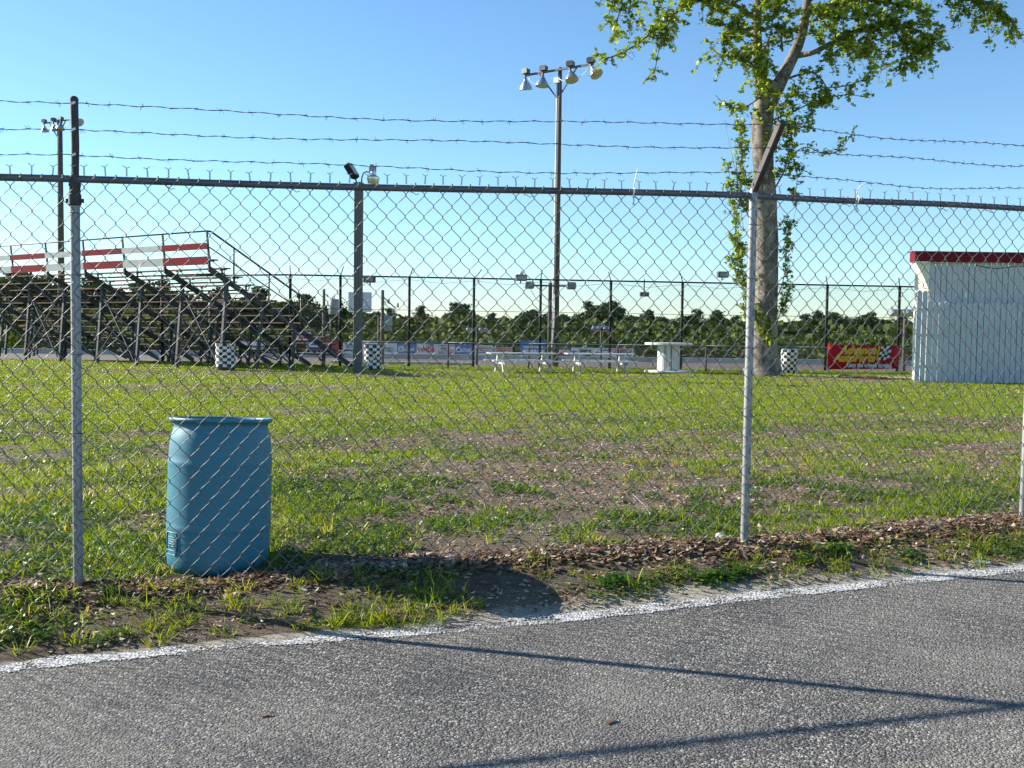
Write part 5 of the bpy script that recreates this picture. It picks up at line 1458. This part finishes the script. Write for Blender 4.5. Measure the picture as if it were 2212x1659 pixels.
TB = [trunk_mesh('broad', k) for k in range(3)]; TP = [trunk_mesh('pine', k + 9) for k in range(3)]
BEHIND = [(330, 'behind the bleacher'), (700, 'beyond the low end of the bleacher'), (880, 'behind the thick grey post'), (1010, 'behind the WNDB board'), (1190, 'behind the large blue board'), (1380, 'behind the picnic tables'), (1570, 'behind the cable spool table'), (1760, 'behind the big sycamore'), (1960, 'behind the red banner'), (9999, 'behind the plank shed')]
def behind(px): return next(t_ for a, t_ in BEHIND if px < a)
def far_tree(x, y, zb, h, kind, wide, label, group):
    root = empty('broadleaf_tree' if kind == 'broad' else 'pine_tree', (x, y, zb), random.random() * 6.28)
    s = (h * wide, h * wide, h)
    link('trunk', random.choice(TB if kind == 'broad' else TP), root, scale=s)
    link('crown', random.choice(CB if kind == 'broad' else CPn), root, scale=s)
    tag(root, label, 'tree', group)
# skyline height in the picture along x (pixel column -> top row), read at tree distance
SK = [(-200, 610), (0, 612), (60, 600), (120, 640), (190, 625), (260, 640), (330, 618), (420, 650), (520, 640), (600, 650), (690, 662), (760, 672), (840, 682), (870, 690), (905, 678), (960, 690), (990, 668), (1010, 672), (1040, 695), (1080, 690), (1120, 688), (1180, 680), (1240, 688), (1275, 665), (1320, 664), (1345, 690), (1380, 682), (1420, 685), (1460, 690), (1490, 683), (1530, 682), (1580, 695), (1620, 700), (1700, 705), (1740, 690), (1790, 686), (1830, 692), (1870, 690), (1920, 695), (1960, 700), (2212, 690), (2500, 690)]
sx, sy_ = np.array([p[0] for p in SK], float), np.array([p[1] for p in SK], float)
def wx_at(px, d): return (px - 1106) / 2170 * d
def top_z(px, d): return 1.3 + (701 + (px - 0) * .0136 - np.interp(px, sx, sy_)) / 2170 * d
k = 0
for px in np.arange(-120, 2330, 24):
    d = 215 + rng.uniform(-12, 12); p_ = px + rng.uniform(-12, 12)
    if px < 700: d = 165 + rng.uniform(-10, 10)
    h = float(top_z(p_, d)) + 3.2
    far_tree(wx_at(p_, d), d, -2.2, h * rng.uniform(.88, 1.03), 'broad', rng.uniform(1.0, 1.3), 'broad green tree in the far wood, ' + behind(p_), 'broad trees in the wood beyond the track')
for px in (30, 95, 200, 300, 345, 470, 560, 660, 730, 840, 905, 985, 1005, 1060, 1150, 1270, 1320, 1400, 1500, 1545, 1590, 1735, 1760, 1800, 1880, 1945, 2020, 2100, 2180):
    d = 235 + rng.uniform(-8, 8)
    if px < 700: d = 178 + rng.uniform(-6, 6)
    h = float(top_z(px, d)) + 3.2
    far_tree(wx_at(px, d), d, -2.2, h * rng.uniform(1.02, 1.10), 'pine', rng.uniform(.75, 1.0), 'dark tufted pine in the far wood, ' + behind(px), 'pines in the wood beyond the track')
# undergrowth at the foot of the wood
n = 26000
x = rng.uniform(-190, 190, n); y = rng.uniform(150, 215, n) + np.where(x > -45, 40, 0) * 1.0
y = np.where(x < -45, rng.uniform(140, 165, n), rng.uniform(185, 212, n))
z = -2.2 + rng.random(n) ** 1.3 * (5.6 + 2.0 * (fbm(x * .12, y * .1, 2) - .5))
qv = np.array([[-1, -.7, 0], [1, -.6, .2], [.8, .8, 0], [-.7, .9, -.2]]); qf = np.array([[0, 1, 2], [0, 2, 3]])
V, F = scatter(qv, qf, np.stack([x, y, z], -1), rng.uniform(.3, .75, n), rotmats(n))
tt_ = rng.random((n, 1)) * fbm(x * .2, z * .5, 2)[:, None] * 1.6
C = np.repeat(np.array([.028, .05, .012]) * (1 - tt_) + np.array([.115, .15, .03]) * tt_, 4, 0)
n = 15000
x2 = rng.uniform(-75, 75, n); y2 = rng.uniform(123.5, 140, n)
z2 = -2.2 + rng.random(n) ** 1.2 * (2.5 + 1.2 * (fbm(x2 * .2, y2 * .1, 3) - .5) + (y2 - 123) * .08)
V2, F2 = scatter(qv, qf, np.stack([x2, y2, z2], -1), rng.uniform(.16, .4, n), rotmats(n))
t2 = rng.random((n, 1)) * fbm(x2 * .3, z2 * .6, 2)[:, None] * 1.7
C2 = np.repeat(np.array([.030, .054, .013]) * (1 - t2) + np.array([.12, .16, .032]) * t2, 4, 0)
F = np.concatenate([F, F2 + len(V)]); V = np.concatenate([V, V2]); C = np.concatenate([C, C2])
tag(link('undergrowth', np_mesh('undergrowth', V, F, MT['far_leaves'], C)), 'dense green undergrowth at the foot of the wood beyond the track', 'undergrowth', kind='stuff')
